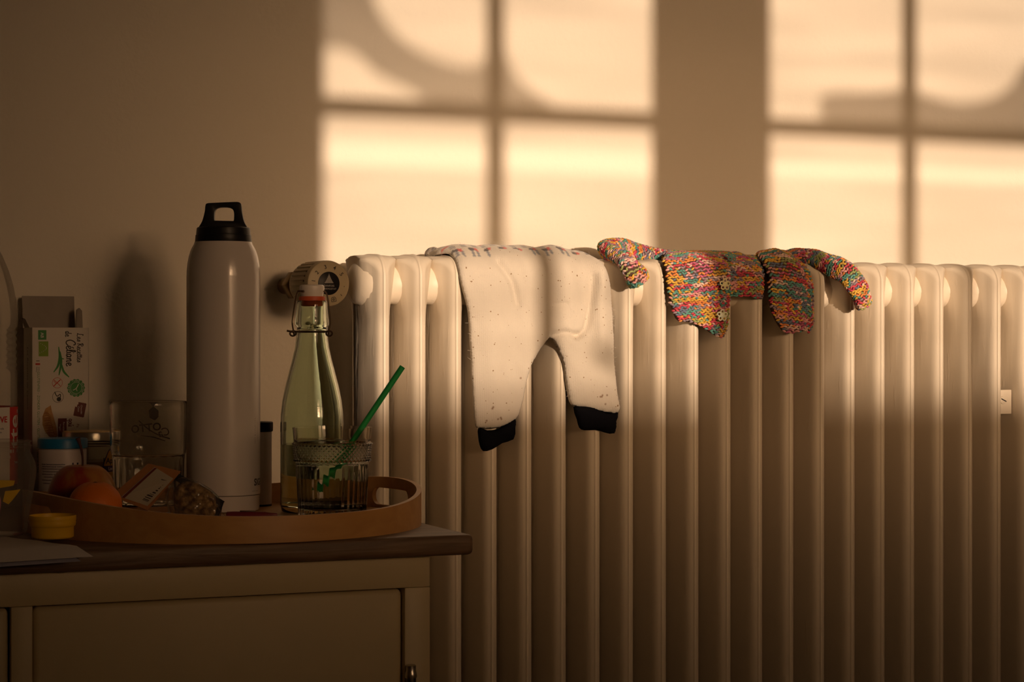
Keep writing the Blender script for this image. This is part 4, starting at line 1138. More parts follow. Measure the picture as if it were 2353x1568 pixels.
MB().lathe([(0.024, 0.0004), (0.028, 0.001), (0.0295, 0.006), (0.031, 0.020), (0.035, 0.042), (0.0372, 0.056), (0.0378, 0.063), (0.0368, 0.070), (0.0340, 0.0765), (0.0322, 0.080), (0.0318, 0.083), (0.0330, 0.0836), (0.0330, 0.0846), (0.0322, 0.0852), (0.0334, 0.0858), (0.0334, 0.0870), (0.0322, 0.0876), (0.0318, 0.0900), (0.0330, 0.0906), (0.0332, 0.0915), (0.0318, 0.0920)], 72, close1=False).build('shell', 'jar_plastic', cj, angle=60)
def jr(z):
    P = [(0.0295, 0.006), (0.031, 0.020), (0.035, 0.042), (0.0372, 0.056), (0.0378, 0.063)]
    return float(np.interp(z, [p[1] for p in P], [p[0] for p in P])) + 0.0004
def jarf(a0): return lambda x, y: Vector((jr(y) * math.sin(a0 + x/0.036), -jr(y) * math.cos(a0 + x/0.036), y))
letter([strip_poly([(-0.012, 0.006), (0.012, 0.006), (0.015, 0.035), (0.008, 0.058), (-0.008, 0.060), (-0.014, 0.04)])], 'pink_sticker', 'sticker_pink', cj, jarf(math.radians(-2)))
letter([strip_poly([(0.0, 0.047), (0.020, 0.050), (0.021, 0.055), (0.002, 0.056)])], 'yellow_sticker', 'sticker_yellow', cj, jarf(math.radians(8)))
letter([strip_poly([(0.010, 0.035), (0.016, 0.032), (0.020, 0.036), (0.028, 0.046), (0.012, 0.045)])], 'yellow_sticker', 'sticker_yellow', cj, jarf(math.radians(8)))
x, y = at_z(121, 1.958)
yl = thing('yellow_lid', 'shallow yellow plastic snap lid lying upside down on the papers', 'lid', (x, y, PZ))
MB().lathe([(0.0185, 0.0), (0.0198, 0.0008), (0.0200, 0.002), (0.0200, 0.0105), (0.0204, 0.0112), (0.0214, 0.0118), (0.0217, 0.0135), (0.0220, 0.0150), (0.0217, 0.0160), (0.0222, 0.0178), (0.0222, 0.0212), (0.0218, 0.0218), (0.0212, 0.0214), (0.0208, 0.0140), (0.0192, 0.011), (0.0190, 0.002), (0.001, 0.0016)], 64).build('lid_shell', 'lid_yellow', yl, angle=50)

# ------------------------------------------------------------------ cloth lying over the radiator
PATH = smooth_line([(-0.040, TOPZ - 0.006), (-0.060, TOPZ + 0.0005), (-0.090, TOPZ + 0.003), (-0.118, TOPZ + 0.0005), (-0.134, TOPZ - 0.005), (-0.1445, TOPZ - 0.013), (-0.1490, TOPZ - 0.026), (-0.1498, TOPZ - 0.060), (-0.1500, TOPZ - 0.120), (-0.1500, TOPZ - 0.200), (-0.1500, TOPZ - 0.32)], 12)
PATH = np.array(PATH); PL = np.concatenate([[0], np.cumsum(np.linalg.norm(np.diff(PATH, axis=0), axis=1))])
V0 = float(np.interp(0.132, -PATH[:, 0], PL))           # v = 0 at the front shoulder
def path_pt(v):
    s = np.asarray(v) + V0
    y = np.interp(s, PL, PATH[:, 0]); z = np.interp(s, PL, PATH[:, 1])
    e = 0.003
    dy = np.interp(s + e, PL, PATH[:, 0]) - np.interp(s - e, PL, PATH[:, 0]); dz = np.interp(s + e, PL, PATH[:, 1]) - np.interp(s - e, PL, PATH[:, 1])
    l = np.sqrt(dy*dy + dz*dz) + 1e-9
    return y, z, dz / l, -dy / l                       # outward normal (ny, nz)
def drape(X, v, h):
    y, z, ny, nz = path_pt(v)
    return np.stack([np.asarray(X) + 0*y, y + ny*h, z + nz*h], -1)
IZ = np.argsort(-PATH[:, 1])
def sheetuv(px, py, yp=-0.158):
    """pixel of the hanging part -> (X, v)"""
    p = at_y(px, py, yp)
    i0 = int(np.argmax(PATH[:, 1])); zs = PATH[i0:, 1][::-1]; ss = PL[i0:][::-1]
    return p.x, float(np.interp(p.z, zs, ss)) - V0
def seg_dist(P, A, B):
    AB = B - A; t = np.clip(((P[:, None] - A) * AB).sum(-1) / ((AB**2).sum(-1) + 1e-12), 0, 1)
    C = A + t[..., None] * AB
    return np.sqrt(((P[:, None] - C) ** 2).sum(-1)).min(1)
def inside(P, poly):
    x, y = P[:, 0], P[:, 1]; c = np.zeros(len(P), bool); n = len(poly)
    for i in range(n):
        x1, y1 = poly[i]; x2, y2 = poly[(i+1) % n]
        c ^= ((y1 > y) != (y2 > y)) & (x < (x2-x1)*(y-y1)/(y2-y1+1e-15) + x1)
    return c
def flat_mesh(poly, step):
    """triangulate a closed outline with an even grid of inner points"""
    poly = np.array(poly); N = len(poly)
    lo, hi = poly.min(0), poly.max(0)
    gx, gy = np.meshgrid(np.arange(lo[0], hi[0], step), np.arange(lo[1], hi[1], step*0.87))
    gx[1::2] += step/2
    G = np.stack([gx.ravel(), gy.ravel()], -1)
    G = G[inside(G, poly)]
    d = seg_dist(G, poly, np.roll(poly, -1, 0)); G = G[d > step*0.55]
    pts = [Vector(p) for p in np.concatenate([poly, G])]
    ov, oe, of, *_ = delaunay_2d_cdt(pts, [(i, (i+1) % N) for i in range(N)], [], 1, 1e-7)
    P = np.array([tuple(v) for v in ov])
    dd = seg_dist(P, poly, np.roll(poly, -1, 0)); dd[dd < step*0.2] = 0
    return P, [tuple(f) for f in of], dd
def resample(poly, step):
    P = np.array(poly); out = []
    for i in range(len(P)):
        a, b2 = P[i], P[(i+1) % len(P)]; n = max(1, int(np.linalg.norm(b2-a)/step))
        out += [a + (b2-a)*k/n for k in range(n)]
    return np.array(out)
def snoise(P, k, seed):
    r = np.random.default_rng(seed); s = 0
    for _ in range(6):
        d = r.normal(size=2); d /= np.linalg.norm(d); f = k * r.uniform(.6, 1.6)
        s = s + np.sin((P @ d) * f + r.uniform(0, 6.28))
    return s / 6
def cloth(name, m, parent, poly, step, hfun, thick, puff, colfun=None, back=0.0006):
    poly = resample(poly, step*0.8)
    P, fc_, d = flat_mesh(poly, step)
    w = puff
    t = np.clip(d / w, 0, 1); prof = np.sqrt(np.clip(1 - (1 - t)**2, 0, 1))
    base = hfun(P, d)
    F3 = drape(P[:, 0], P[:, 1], base + back + thick * prof)
    B3 = drape(P[:, 0], P[:, 1], base + back - 0.0002 * prof)
    n = len(P); bd = d == 0
    idx = np.arange(n) + n; idx[bd] = np.arange(n)[bd]
    vs = np.concatenate([F3, B3])
    a0 = P[fc_[0][1]] - P[fc_[0][0]]; b0 = P[fc_[0][2]] - P[fc_[0][0]]
    ccw = a0[0]*b0[1] - a0[1]*b0[0] > 0      # v grows downward, so ccw in (X, v) faces the wall
    fs = []
    for f in fc_:
        f = f if not ccw else f[::-1]
        fs.append(f); fs.append(tuple(int(idx[i]) for i in f[::-1]))
    o = meshobj(name, vs, fs, m, parent)
    me = o.data
    uvl = me.uv_layers.new(name='cloth'); UV = np.concatenate([P, P])
    li = np.zeros(len(me.loops), int); me.loops.foreach_get('vertex_index', li)
    uvl.data.foreach_set('uv', UV[li].ravel())
    if colfun is not None:
        C = colfun(np.concatenate([P, P])); at = me.color_attributes.new('col', 'FLOAT_COLOR', 'POINT')
        at.data.foreach_set('color', np.concatenate([C, np.ones((2*n, 1))], 1).ravel())
    return o
def nose_sag(P):     # cloth dips a little between the column fronts
    return -0.0028 * (0.5 - 0.5*np.cos(2*np.pi*(P[:, 0] - X_FIRST)/PITCH)) * np.clip((P[:, 1] - 0.0)/0.03, 0, 1)
def fold(P, pts, amp, wid):
    q = np.array([sheetuv(*p) for p in pts]); q = np.array(smooth_line(q, 5))
    d = seg_dist(P, q[:-1], q[1:]); return amp * np.exp(-(d/wid)**2)

# ------------------------------------------------------------------ herb sachet and maroon pen in the tray
x, y = at_z(398, 2.075)
hb = thing('herb_sachet', 'crumpled clear sachet of dried herbs with orange card and black top edge', 'packet', (x, y, TF), -AL)
U = 2.075 / F
def hp(px, py, dy=0.0): return Vector(((px - 398) * U, dy, (1186 - py) * U))
# card header: folded orange card with a cream label
def slab(name, q, th_, m, par):
    q = [Vector(p) for p in q]; nrm = (q[1]-q[0]).cross(q[3]-q[0]).normalized() * th_
    return MB().add(q + [p + nrm for p in q], [(0,1,2,3), (7,6,5,4), (0,4,5,1), (1,5,6,2), (2,6,7,3), (3,7,4,0)]).build(name, m, par, smooth=False)
cq = [hp(266, 1119, -0.022), hp(350, 1152, -0.026), hp(418, 1066, -0.006), hp(341, 1049, 0.0)]
slab('card', cq, 0.0012, 'kraft_orange', hb)
nrm = (cq[1]-cq[0]).cross(cq[3]-cq[0]).normalized()
def onc(u, v, e=0.0): return cq[0].lerp(cq[1], u).lerp(cq[3].lerp(cq[2], u), v) + nrm * e
e0 = -0.0002 if nrm.y > 0 else 0.0014
MB().add([onc(.22,.05,e0), onc(.92,.08,e0), onc(.97,.80,e0), onc(.25,.95,e0)], [(0,1,2,3)]).build('label', 'label_cream', hb, smooth=False)
e1_ = e0 + (-0.0003 if nrm.y > 0 else 0.0003)
MB().add([onc(.24,.05,e1_), onc(.31,.05,e1_), onc(.34,.93,e1_), onc(.27,.93,e1_)], [(0,1,2,3)]).build('label_strip', 'print_brown', hb, smooth=False)
bcode = MB(); v0 = 0.16
while v0 < 0.74:
    wv = random.choice((.012, .018, .03)); bcode.add([onc(.70, v0, e1_), onc(.86, v0, e1_), onc(.86, v0+wv, e1_), onc(.70, v0+wv, e1_)], [(0,1,2,3)]); v0 += wv + random.choice((.012, .02, .03))
bcode.build('barcode', 'black_print', hb, smooth=False)
# bag: pillow of herbs inside a clear film, black seam strip
def pillow(cx, cz, rx, rz, ry, rot, seed, n=28, m=18, rough=0.12, y0=0.0):
    r = random.Random(seed); vs, fs = [], []
    ph = [r.uniform(0, 6.28) for _ in range(8)]
    for i in range(m+1):
        t = math.pi * i / m
        for k in range(n):
            a = 2*math.pi*k/n
            wv = 1 + rough * (math.sin(3*a + ph[0] + 2*t) * .5 + math.sin(5*a + ph[1] - 3*t)*.35 + math.sin(9*a + 6*t + ph[2])*.25)
            X = rx*math.sin(t)*math.cos(a)*wv; Y = ry*math.sin(t)*math.sin(a)*wv; Z = rz*math.cos(t)*(1 + rough*.4*math.sin(2*a+ph[3]))
            vs.append(Vector((cx + X*math.cos(rot) - Z*math.sin(rot), y0 + Y, max(0.0003, cz + X*math.sin(rot) + Z*math.cos(rot)))))
    for i in range(m):
        for k in range(n): fs.append((i*n+k, i*n+(k+1) % n, (i+1)*n+(k+1) % n, (i+1)*n+k))
    return MB().add(vs, fs)
def puff_poly(pts, thick, y0, seed, step=0.0016, noise=0.15, slope=0.0):
    q = np.array([(hp(*p).x, hp(*p).z) for p in pts]); q = np.array(smooth_line(q, 4, True))
    q[:, 1] = np.maximum(q[:, 1], 0.0004)
    P, fc_, d = flat_mesh(resample(q, step), step)
    t = np.clip(d / (thick * 1.3), 0, 1); pr_ = np.sqrt(np.clip(1 - (1 - t)**2, 0, 1)) * (1 + noise * snoise(P, 500, seed) + noise * 1.4 * snoise(P, 190, seed + 1))
    yb_ = y0 + slope * P[:, 1]
    Fr = np.stack([P[:, 0], yb_ - thick * pr_, P[:, 1]], -1); Bk = np.stack([P[:, 0], yb_ + thick * 0.6 * pr_, P[:, 1]], -1)
    n = len(P); idx = np.arange(n) + n; idx[d == 0] = np.arange(n)[d == 0]
    fs = []
    for f in fc_:
        fs.append(f); fs.append(tuple(int(idx[i]) for i in f[::-1]))
    return MB().add([tuple(v) for v in np.concatenate([Fr, Bk])], fs)
puff_poly([(412, 1096), (440, 1088), (478, 1104), (500, 1130), (502, 1160), (494, 1183), (450, 1185), (420, 1184), (404, 1160), (400, 1120)], 0.0090, -0.004, 3, noise=0.22).build('herbs', 'herbs', hb, angle=80)
puff_poly([(404, 1082), (440, 1082), (486, 1106), (510, 1134), (509, 1165), (500, 1185), (450, 1186), (414, 1186), (390, 1162), (384, 1118)], 0.0112, -0.004, 8, noise=0.30).build('film', 'cellophane', hb, angle=50)
slab('black_strip', [hp(394, 1080, -0.004), hp(508, 1146, -0.008), hp(517, 1136, -0.004), hp(402, 1068, 0.002)], 0.0012, 'black_foil', hb)
slab('black_side', [hp(488, 1186, -0.010), hp(500, 1186, -0.012), hp(516, 1138, -0.006), hp(498, 1150, -0.006)], 0.0008, 'black_foil', hb)
flm = MB(); flm2 = MB(); flm2.tube(smooth_line([hp(490, 1125, -0.012), hp(500, 1140, -0.013), hp(515, 1158, -0.014), hp(530, 1172, -0.016), hp(548, 1178, -0.018)], 4), 0.0006, 6)
flm.tube(smooth_line([hp(388, 1118, -0.018), hp(394, 1136, -0.019), hp(410, 1158, -0.019), hp(440, 1176, -0.018)], 4), 0.0009, 6)
flm.build('film_edge', 'cellophane', hb); flm2.build('film_edge', 'cellophane', hb)
tail = [hp(350, 1152, -0.020), hp(400, 1178, -0.020), hp(445, 1185, -0.018), hp(400, 1110, -0.012), hp(372, 1122, -0.014)]
MB().add(tail, [(0, 1, 4), (1, 3, 4), (1, 2, 3)]).build('film_tail', 'cellophane', hb, smooth=False)

x, y = at_z(578, 2.125)
pn = thing('maroon_pen', 'short dark maroon pen lying on the tray before the thermos', 'pen', (x, y, TF), -AL + math.radians(3))
MB().lathe([(0.0028, -0.026), (0.0036, -0.025), (0.0038, -0.018), (0.0034, -0.004), (0.0033, 0.014), (0.0022, 0.020), (0.0018, 0.026), (0.0010, 0.027)], 20, Matrix.Translation((0, 0, 0.0045)) @ Matrix.Rotation(math.radians(90), 4, 'Y')).build('barrel', 'maroon', pn)
MB().box((-0.012, -0.001, 0.0078), (0.004, 0.001, 0.0092)).build('clip', 'dark_steel', pn, bevel=0.0003)

# --- cream trousers
tr = thing('baby_trousers', 'cream knitted wool baby trousers with black ankle cuffs drying over the radiator', 'trousers', (1.02, -0.15, TOPZ))
TM = Matrix.Translation((-1.02, 0.15, -TOPZ))
def under(o, M): o.matrix_parent_inverse = M; return o
TOPV = -0.075
bodypx = [(1058, 604), (1060, 630), (1068, 668), (1081, 715), (1085, 780), (1088, 850), (1093, 920), (1097, 972), (1107, 986), (1150, 984), (1190, 964), (1203, 930), (1214, 880), (1224, 842), (1246, 806), (1270, 777), (1284, 796), (1297, 830), (1304, 870), (1312, 910), (1321, 932), (1348, 938), (1380, 946), (1426, 949), (1424, 900), (1419, 830), (1416, 760), (1414, 700), (1410, 652), (1396, 616), (1382, 600)]
bp_ = [sheetuv(*q) for q in bodypx]
bp_ = [tuple(p) for p in smooth_line(bp_, 3)]
xl, xr = bp_[0][0], bp_[-1][0]
poly = [(xl - 0.012, TOPV), (xl - 0.010, -0.03), (xl - 0.002, -0.008)] + bp_ + [(xr - 0.004, -0.010), (xr - 0.014, -0.03), (xr - 0.016, TOPV)]
def th_h(P, d):
    h = nose_sag(P) + 0.0030 * snoise(P, 60, 4) + 0.0030 * snoise(P * np.array([1, .35]), 110, 9) + 0.0008 * snoise(P, 260, 12)
    h += fold(P, [(1150, 615), (1178, 650), (1190, 700)], -0.0042, 0.0045) + fold(P, [(1200, 600), (1215, 660)], 0.0015, 0.006)
    h += fold(P, [(1365, 640), (1358, 700), (1345, 755), (1320, 775)], -0.0046, 0.0040) + fold(P, [(1385, 630), (1375, 700), (1380, 800)], 0.0042, 0.009)
    h += fold(P, [(1262, 700), (1300, 698)], -0.0020, 0.0025) + fold(P, [(1272, 772), (1300, 765), (1330, 772)], -0.0048, 0.004)
    h += fold(P, [(1250, 780), (1215, 850)], 0.004, 0.010)
    h += 0.004 * np.exp(-((P[:, 1] + 0.012)/0.02)**2) * (0.6 + 0.6 * snoise(P * np.array([1, 0]), 90, 3))
    return h
def th_c(P):
    C = np.tile(np.array([0.69, 0.62, 0.525]), (len(P), 1))
    rr = np.random.default_rng(5)
    X, v = P[:, 0], P[:, 1]
    wavy = v + 0.0022 * np.sin(X * 95) + 0.0012 * np.sin(X * 230 + 1)
    ph = ((X - xl) / 0.0195) % 1.0
    line = np.abs(wavy + 0.0030) < 0.0028
    C[line & (ph < 0.34)] = (0.11, 0.09, 0.085); C[line & (ph >= 0.34) & (ph < 0.55)] = (0.66, 0.12, 0.10)
    grey = (np.abs(ph - 0.18) < 0.085) | (np.abs(ph - 0.50) < 0.085)
    clus = np.sin((X - xl) * 62 + 0.5) > -0.25
    C[grey & clus & (wavy > -0.0002) & (wavy < 0.0085)] = (0.27, 0.27, 0.29)
    C[(wavy < -0.008) & (wavy > -0.017) & (((X - xl) / 0.013) % 1 < 0.5)] = (0.40, 0.36, 0.34)
    C[(wavy < -0.018) & (wavy > -0.024) & (((X - xl) / 0.021 + .3) % 1 < 0.4)] = (0.68, 0.14, 0.11)
    # mud spots near the hems
    for (px, py, r) in ((1380, 912, .0016), (1395, 908, .0011), (1390, 930, .0009), (1142, 963, .0013), (1118, 968, .0012), (1150, 962, .0014), (1131, 938, .0012), (1384, 908, .0010), (1196, 870, .0012), (1240, 865, .0008)):
        q = np.array(sheetuv(px, py)); dd = np.hypot(X - q[0], v - q[1]); C[dd < r*1.1] = (0.26, 0.14, 0.07)
    return C
under(cloth('knit_body', 'wool', tr, poly, 0.0021, th_h, 0.0105, 0.020, th_c), TM)
for cpx in ([(1106, 983), (1125, 990), (1150, 986), (1170, 972), (1191, 962), (1191, 985), (1187, 1011), (1160, 1020), (1135, 1034), (1116, 1038), (1108, 1024), (1105, 1005)],
            [(1324, 936), (1346, 932), (1365, 934), (1385, 944), (1402, 949), (1428, 948), (1424, 970), (1420, 997), (1395, 995), (1375, 989), (1350, 990), (1338, 984), (1333, 965)]):
    pl2 = [tuple(p) for p in smooth_line([sheetuv(*q) for q in cpx], 2, True)]
    under(cloth('ankle_cuff', 'cuff_black', tr, pl2, 0.0022, lambda P, d: nose_sag(P) + 0.0014*snoise(P, 160, 2), 0.0092, 0.012, back=0.0012), TM)
# rolled grey waistband lying at the back left
wv = MB(); wpts = []
for px, py, yy in ((984, 590, -0.060), (990, 584, -0.066), (1000, 580, -0.074), (1014, 583, -0.084), (1034, 590, -0.092)):
    q = at_y(px, py, yy); wpts.append((q.x, q.y, max(q.z, TOPZ + 0.002)))
wv.tube(smooth_line(wpts, 5), [0.0035 + 0.0042*math.sin(math.pi*min(1, (k+2)/16)) for k in range(21)], 14)
under(wv.build('waistband', 'waist_grey', tr), TM)
# fine wool fibres standing off the cloth
fb = MB(); r_ = random.Random(11)
obj_b = [c for c in tr.children if c.name.startswith('knit_body')][0]
vv = obj_b.data.vertices; nb = len(vv)//2
for _ in range(900):
    k = r_.randrange(nb); v_ = vv[k]; n_ = v_.normal
    L_ = r_.uniform(.0012, .0038); dr = Vector((r_.gauss(0, 1), r_.gauss(0, 1), r_.gauss(0, 1))).normalized()
    a_ = v_.co + n_*0.0001; b_ = a_ + (n_*1.0 + dr*0.9).normalized()*L_; c_ = b_ + (dr + n_*0.2).normalized()*L_*0.6
    fb.tube([a_, b_, c_], [0.00009, 0.00008, 0.00004], 3, caps=False)
fz = under(fb.build('wool_fuzz', 'porcelain', tr), TM); tag(fz, kind='stuff')

# --- colourful cardigan: a dark backing cloth covered with single stitches
PAL = [((0.80, 0.46, 0.03), 9), ((0.84, 0.27, 0.04), 5), ((0.80, 0.36, 0.33), 6), ((0.66, 0.05, 0.09), 6), ((0.11, 0.36, 0.31), 7), ((0.33, 0.24, 0.29), 6), ((0.84, 0.56, 0.46), 5), ((0.36, 0.40, 0.13), 4), ((0.16, 0.20, 0.30), 3), ((0.62, 0.12, 0.25), 3)]
PC = np.clip(np.array([p[0] for p in PAL]) * 1.12, 0, 0.95); PW = np.array([p[1] for p in PAL], float); PW /= PW.sum()
# unit stitch: a fat rice-grain
SV, SF = [], []
for i in range(6):
    t = math.pi * i / 5
    for k in range(7):
        a = 2*math.pi*k/7
        SV.append((math.cos(t), math.sin(t)*math.cos(a), math.sin(t)*math.sin(a)))
for i in range(5):
    for k in range(7): SF.append((i*7+k, (i+1)*7+k, (i+1)*7+(k+1) % 7, i*7+(k+1) % 7))
SV = np.array(SV); SF = np.array(SF)
class Knit:
    def __init__(s): s.v, s.f, s.c, s.n = [], [], [], 0
    def stitch(s, p, tx, nz, lx, ly, lz, col):
        ty = np.cross(nz, tx)
        V = p + SV[:, :1]*lx*tx + SV[:, 1:2]*ly*ty + SV[:, 2:]*lz*nz
        s.v.append(V); s.f.append(SF + s.n); s.n += len(V)
        q = np.tile(np.append(col, 1), (len(V), 1)); k_ = s.n // len(V)
        ply = 0.5 + 0.5 * np.sin(np.arange(len(V)) * 2.1 + k_)                    # two-ply yarn: paler and darker strand
        q[:, :3] *= (0.72 + 0.42 * ply)[:, None]
        s.c.append(q)
    def build(s, name, parent, M):
        o = meshobj(name, np.concatenate(s.v), np.concatenate(s.f).tolist(), 'yarn', parent)
        at = o.data.color_attributes.new('col', 'FLOAT_COLOR', 'POINT'); at.data.foreach_set('color', np.concatenate(s.c).ravel())
        tag(o, kind='stuff'); o.matrix_parent_inverse = M
        return o
class Yarn:
    def __init__(s, seed): s.r = np.random.default_rng(seed); s.seed = seed; s.k = 0; s.i = 0
    def row(s, row): s.i = 0; s.shift = (row // 2) * 0.37 + s.r.uniform(-.12, .12); s.rb = row // 2
    def next(s):
        seg = int(s.i / 5.2 + s.shift * 2); s.i += 1
        q = np.random.default_rng((s.seed * 7919 + seg * 104729 + s.rb * 1299709) % (2**31))
        a = PC[q.choice(len(PC), p=PW)]; b = PC[q.choice(len(PC), p=PW)]
        c = (a if s.r.random() < .66 else b if s.r.random() < .6 else PC[s.r.choice(len(PC), p=PW)]) * s.r.uniform(.8, 1.12)
        c = c * 0.86 + c.mean() * 0.14
        return np.clip(c, 0, 1)
CM = Matrix.Translation((-1.36, 0.11, -TOPZ))
cd = thing('baby_cardigan', 'multicoloured hand-knitted baby cardigan with flower buttons draped over the radiator', 'cardigan', (1.36, -0.11, TOPZ))
def knit_panel(name, poly, hfun, thick, seed, rx=0.0041, ry=0.0027, slant=0.0, back=0.0006):
    o = cloth(name, 'yarn_dark', cd, poly, 0.0035, hfun, thick, 0.010, None, back); o.matrix_parent_inverse = CM
    P0 = resample(poly, 0.002); lo, hi = P0.min(0), P0.max(0)
    K_ = Knit(); Y_ = Yarn(seed); r = np.random.default_rng(seed+1)
    row = 0; v = lo[1] - 0.05
    while v < hi[1] + 0.05:
        Y_.row(row)
        us = np.arange(lo[0], hi[0], rx) + (rx/2 if row % 2 else 0)
        G = np.stack([us, v + slant*(us - lo[0])], -1) + r.normal(0, .00025, (len(us), 2))
        ok = inside(G, P0); d = seg_dist(G, P0, np.roll(P0, -1, 0)) if ok.any() else None
        if ok.any():
            t = np.clip(d/0.010, 0, 1); hh = hfun(G, d) + back + thick*np.sqrt(np.clip(1-(1-t)**2, 0, 1))
            A = drape(G[:, 0], G[:, 1], hh); e = 0.0012
            def H(Q):
                dq = seg_dist(Q, P0, np.roll(P0, -1, 0)); tq = np.clip(dq/0.010, 0, 1)
                return drape(Q[:, 0], Q[:, 1], hfun(Q, dq) + back + thick*np.sqrt(np.clip(1-(1-tq)**2, 0, 1)))
            Ax = H(G + np.array([e, 0])) - A; Av = H(G + np.array([0, e])) - A
            for i in range(len(G)):
                c = Y_.next()
                if not ok[i]: continue
                tx = Ax[i]/(np.linalg.norm(Ax[i])+1e-12); n = -np.cross(tx, Av[i]); n /= np.linalg.norm(n)+1e-12
                if n[1] > 0.3: n = -n
                ty = np.cross(n, tx); ang = (0.45 if (i + row) % 2 else -0.45) + r.normal(0, .2)
                tt = tx*math.cos(ang) + ty*math.sin(ang)
                K_.stitch(A[i] + n*0.0004, tt, n, rx*0.66*r.uniform(.9, 1.15), ry*0.56, ry*0.52, c)
        v += ry; row += 1
    K_.build('knit_stitches', o, Matrix.Identity(4))
    return o
def knit_tube(name, pts, rad_, seed, flat=0.8, rx=0.0041, ry=0.0028, open_end=True):
    """sleeve: knitted tube along a curve; rad_ a list of half-widths"""
    C = np.array(smooth_line(pts, 10)); n = len(C)
    Rr = np.interp(np.linspace(0, 1, n), np.linspace(0, 1, len(rad_)), rad_)
    T = np.gradient(C, axis=0); T /= np.linalg.norm(T, axis=1)[:, None]
    S = np.concatenate([[0], np.cumsum(np.linalg.norm(np.diff(C, axis=0), axis=1))])
    nn = 18; vs, fs = [], []
    fr_ = []
    up = np.array((0, -0.6, 0.8))
    for i in range(n):
        u = up - T[i]*up.dot(T[i]); u /= np.linalg.norm(u); w = np.cross(T[i], u); fr_.append((u, w)); up = u
    def surf(s, a, off=0.0):
        c = np.array([np.interp(s, S, C[:, k]) for k in range(3)]); R = np.interp(s, S, Rr)
        i = min(n-1, int(np.searchsorted(S, s))); u, w = fr_[i]
        lump = 1 + 0.07*math.sin(3*a + s*90) + 0.05*math.sin(2*a - s*160)
        return c + (u*math.cos(a)*flat + w*math.sin(a))*(R*lump + off), (u*math.cos(a)/flat + w*math.sin(a)), T[i]
    for i in range(n):
        for k in range(nn): vs.append(surf(S[i], 2*math.pi*k/nn, -0.0006)[0])
    for i in range(n-1):
        for k in range(nn): fs.append((i*nn+k, i*nn+(k+1) % nn, (i+1)*nn+(k+1) % nn, (i+1)*nn+k))
    # the tube turns inwards at its open end
    for kk, (q, inn) in enumerate(((0.0, 0.78), (-0.010, 0.7))):
        base = len(vs)
        for k in range(nn):
            p_, nr, tt = surf(S[-1] + 0*q, 2*math.pi*k/nn, -0.0006); c = C[-1]
            vs.append(c + (p_ - c)*inn + tt*q)
        prev = (n-1)*nn if kk == 0 else base - nn
        for k in range(nn): fs.append((prev+k, prev+(k+1) % nn, base+(k+1) % nn, base+k))
    o = meshobj(name, vs, fs, 'yarn_dark', cd); o.matrix_parent_inverse = CM
    K_ = Knit(); Y_ = Yarn(seed); r = np.random.default_rng(seed)
    s = 0.001; row = 0
    while s < S[-1]:
        Y_.row(row); R = float(np.interp(s, S, Rr)); m = max(8, int(2*math.pi*R*0.92/rx))
        for k in range(m):
            a = 2*math.pi*(k + (0.5 if row % 2 else 0))/m
            p_, nr, tt = surf(s + r.normal(0, .0002), a); nr = nr/np.linalg.norm(nr)
            tang = np.cross(tt, nr); tang /= np.linalg.norm(tang)
            ang = (0.5 if (k + row) % 2 else -0.5) + r.normal(0, .2)
            ty = np.cross(nr, tang); td = tang*math.cos(ang) + ty*math.sin(ang)
            K_.stitch(p_ + nr*0.0003, td, nr, rx*0.66*r.uniform(.9, 1.15), ry*0.56, ry*0.52, Y_.next())
        s += ry; row += 1
    K_.build('knit_stitches', o, Matrix.Identity(4))
    return o
def up_(px, v): return (at_y(px, 600, -0.13).x, v)
hz = lambda P, d: 0.0008*snoise(P, 120, 21)
# back and yoke lying along the top, hanging a short way in the middle
hump = lambda P, d: 0.0015*snoise(P, 120, 22) + 0.010*np.exp(-((P[:, 0] - at_y(1832, 575, -0.10).x)/0.020)**2) * np.exp(-((P[:, 1] + 0.03)/0.04)**2) + 0.004*np.exp(-((P[:, 0] - at_y(1690, 575, -0.11).x)/0.008)**2)*np.exp(-((P[:, 1]+0.02)/0.02)**2) + 0.003*np.exp(-((P[:, 0] - at_y(1630, 575, -0.10).x)/0.012)**2)
yk = [up_(1532, -0.085), up_(1532, -0.01), sheetuv(1545, 604), sheetuv(1600, 612), sheetuv(1662, 640), sheetuv(1672, 679), sheetuv(1715, 681), sheetuv(1757, 688), sheetuv(1762, 640), sheetuv(1768, 606), sheetuv(1850, 606), up_(1868, -0.01), up_(1872, -0.085)]
knit_panel('back_panel', yk, hump, 0.0045, 31)
# left front, hanging in a pointed flap; sunlit on its left
f1 = [up_(1536, -0.045), up_(1534, -0.01), sheetuv(1533, 612), sheetuv(1535, 650), sheetuv(1541, 690), sheetuv(1550, 722), sheetuv(1561, 738), sheetuv(1590, 741), sheetuv(1612, 750), sheetuv(1632, 765), sheetuv(1655, 776), sheetuv(1666, 771), sheetuv(1674, 745), sheetuv(1678, 700), sheetuv(1682, 650), sheetuv(1690, 604), up_(1694, -0.01), up_(1690, -0.035)]
knit_panel('front_panel', [tuple(p) for p in smooth_line(f1, 2, True)], lambda P, d: 0.004 + 0.002*snoise(P, 80, 24) + fold(P, [(1600, 600), (1640, 690), (1650, 760)], 0.003, 0.012), 0.0050, 41, slant=-0.10)
f2 = [up_(1772, -0.04), sheetuv(1766, 606), sheetuv(1769, 640), sheetuv(1768, 690), sheetuv(1774, 720), sheetuv(1788, 748), sheetuv(1806, 766), sheetuv(1832, 763), sheetuv(1860, 757), sheetuv(1869, 735), sheetuv(1862, 690), sheetuv(1852, 640), sheetuv(1844, 606), up_(1838, -0.04)]
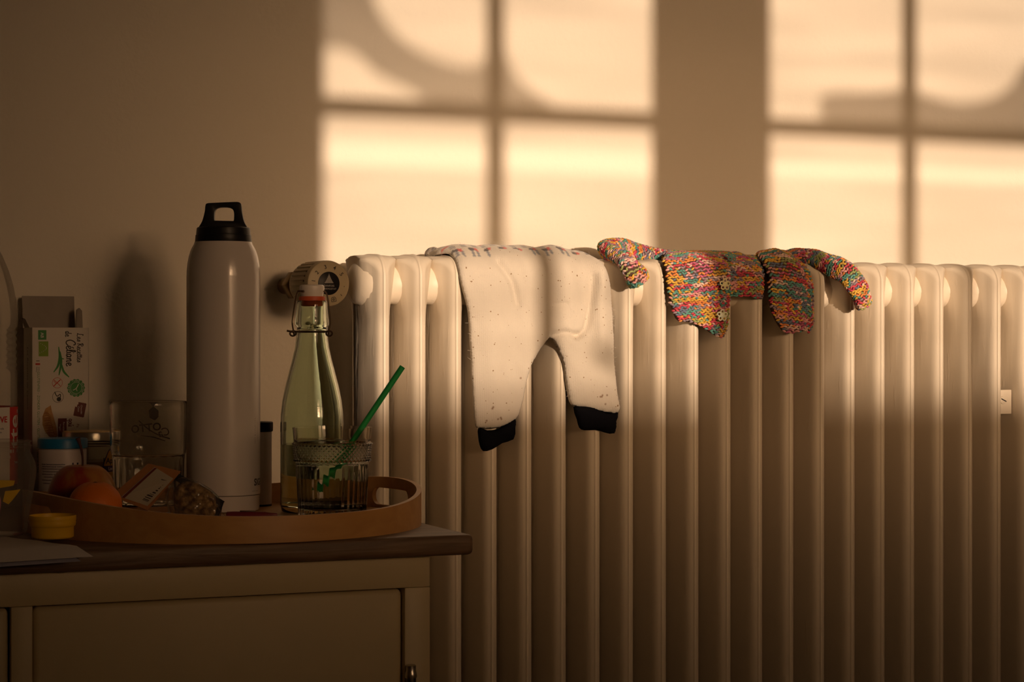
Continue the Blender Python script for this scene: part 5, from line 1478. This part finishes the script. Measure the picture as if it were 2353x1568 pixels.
knit_panel('front_panel', [tuple(p) for p in smooth_line(f2, 2, True)], lambda P, d: 0.006 + 0.002*snoise(P, 90, 26) + fold(P, [(1810, 600), (1815, 680), (1835, 755)], 0.004, 0.010), 0.0060, 51, slant=0.12)
f3 = [up_(1840, -0.03), sheetuv(1836, 606), sheetuv(1846, 660), sheetuv(1850, 720), sheetuv(1862, 768), sheetuv(1871, 740), sheetuv(1873, 690), sheetuv(1871, 640), sheetuv(1862, 606), up_(1858, -0.03)]
knit_panel('side_fold', [tuple(p) for p in smooth_line(f3, 2, True)], lambda P, d: 0.0015 + 0.001*snoise(P, 90, 28), 0.0050, 61)
def q3(px, py, y): p = at_y(px, py, y); return (p.x, p.y, p.z)
knit_tube('sleeve', [q3(1560, 592, -0.112), q3(1520, 588, -0.106), q3(1478, 582, -0.100), q3(1440, 574, -0.096), q3(1408, 570, -0.100), q3(1398, 577, -0.112), q3(1412, 584, -0.128), q3(1436, 598, -0.150), q3(1450, 618, -0.166), q3(1462, 636, -0.170), q3(1470, 650, -0.170)], [0.0085, 0.0095, 0.011, 0.0135, 0.0140, 0.0135, 0.0125, 0.0125, 0.014, 0.0165, 0.0160], 71, flat=0.75)
knit_tube('sleeve', [q3(1836, 586, -0.100), q3(1862, 592, -0.118), q3(1890, 603, -0.135), q3(1918, 613, -0.150), q3(1945, 626, -0.162), q3(1964, 650, -0.168), q3(1978, 680, -0.170), q3(1985, 700, -0.168)], [0.0115, 0.0135, 0.0155, 0.0170, 0.0175, 0.0155, 0.0140, 0.0140], 83, flat=0.7)
# flower buttons
def button(px, py, yq, m, tilt=0.0, R=0.0048):
    p = at_y(px, py, yq)
    M = Matrix.Translation(p) @ Matrix.Rotation(math.radians(90) - tilt, 4, 'X')
    b_ = MB()
    for k in range(5):
        a = 2*math.pi*k/5 + 0.3
        b_.torus(0.0023, 0.0009, M @ Matrix.Translation((R*math.cos(a), R*math.sin(a), 0)), 14, 6)
    b_.lathe([(0.0030, -0.0006), (0.0030, 0.0008), (0.0022, 0.0011)], 14, M)
    o = b_.build('button', m, cd); o.matrix_parent_inverse = CM
button(1666, 654, -0.1700, 'button_cream'); button(1660, 725, -0.1700, 'button_white'); button(1680, 590, -0.152, 'button_teal', 0.7)
print('objects', len(bpy.data.objects))
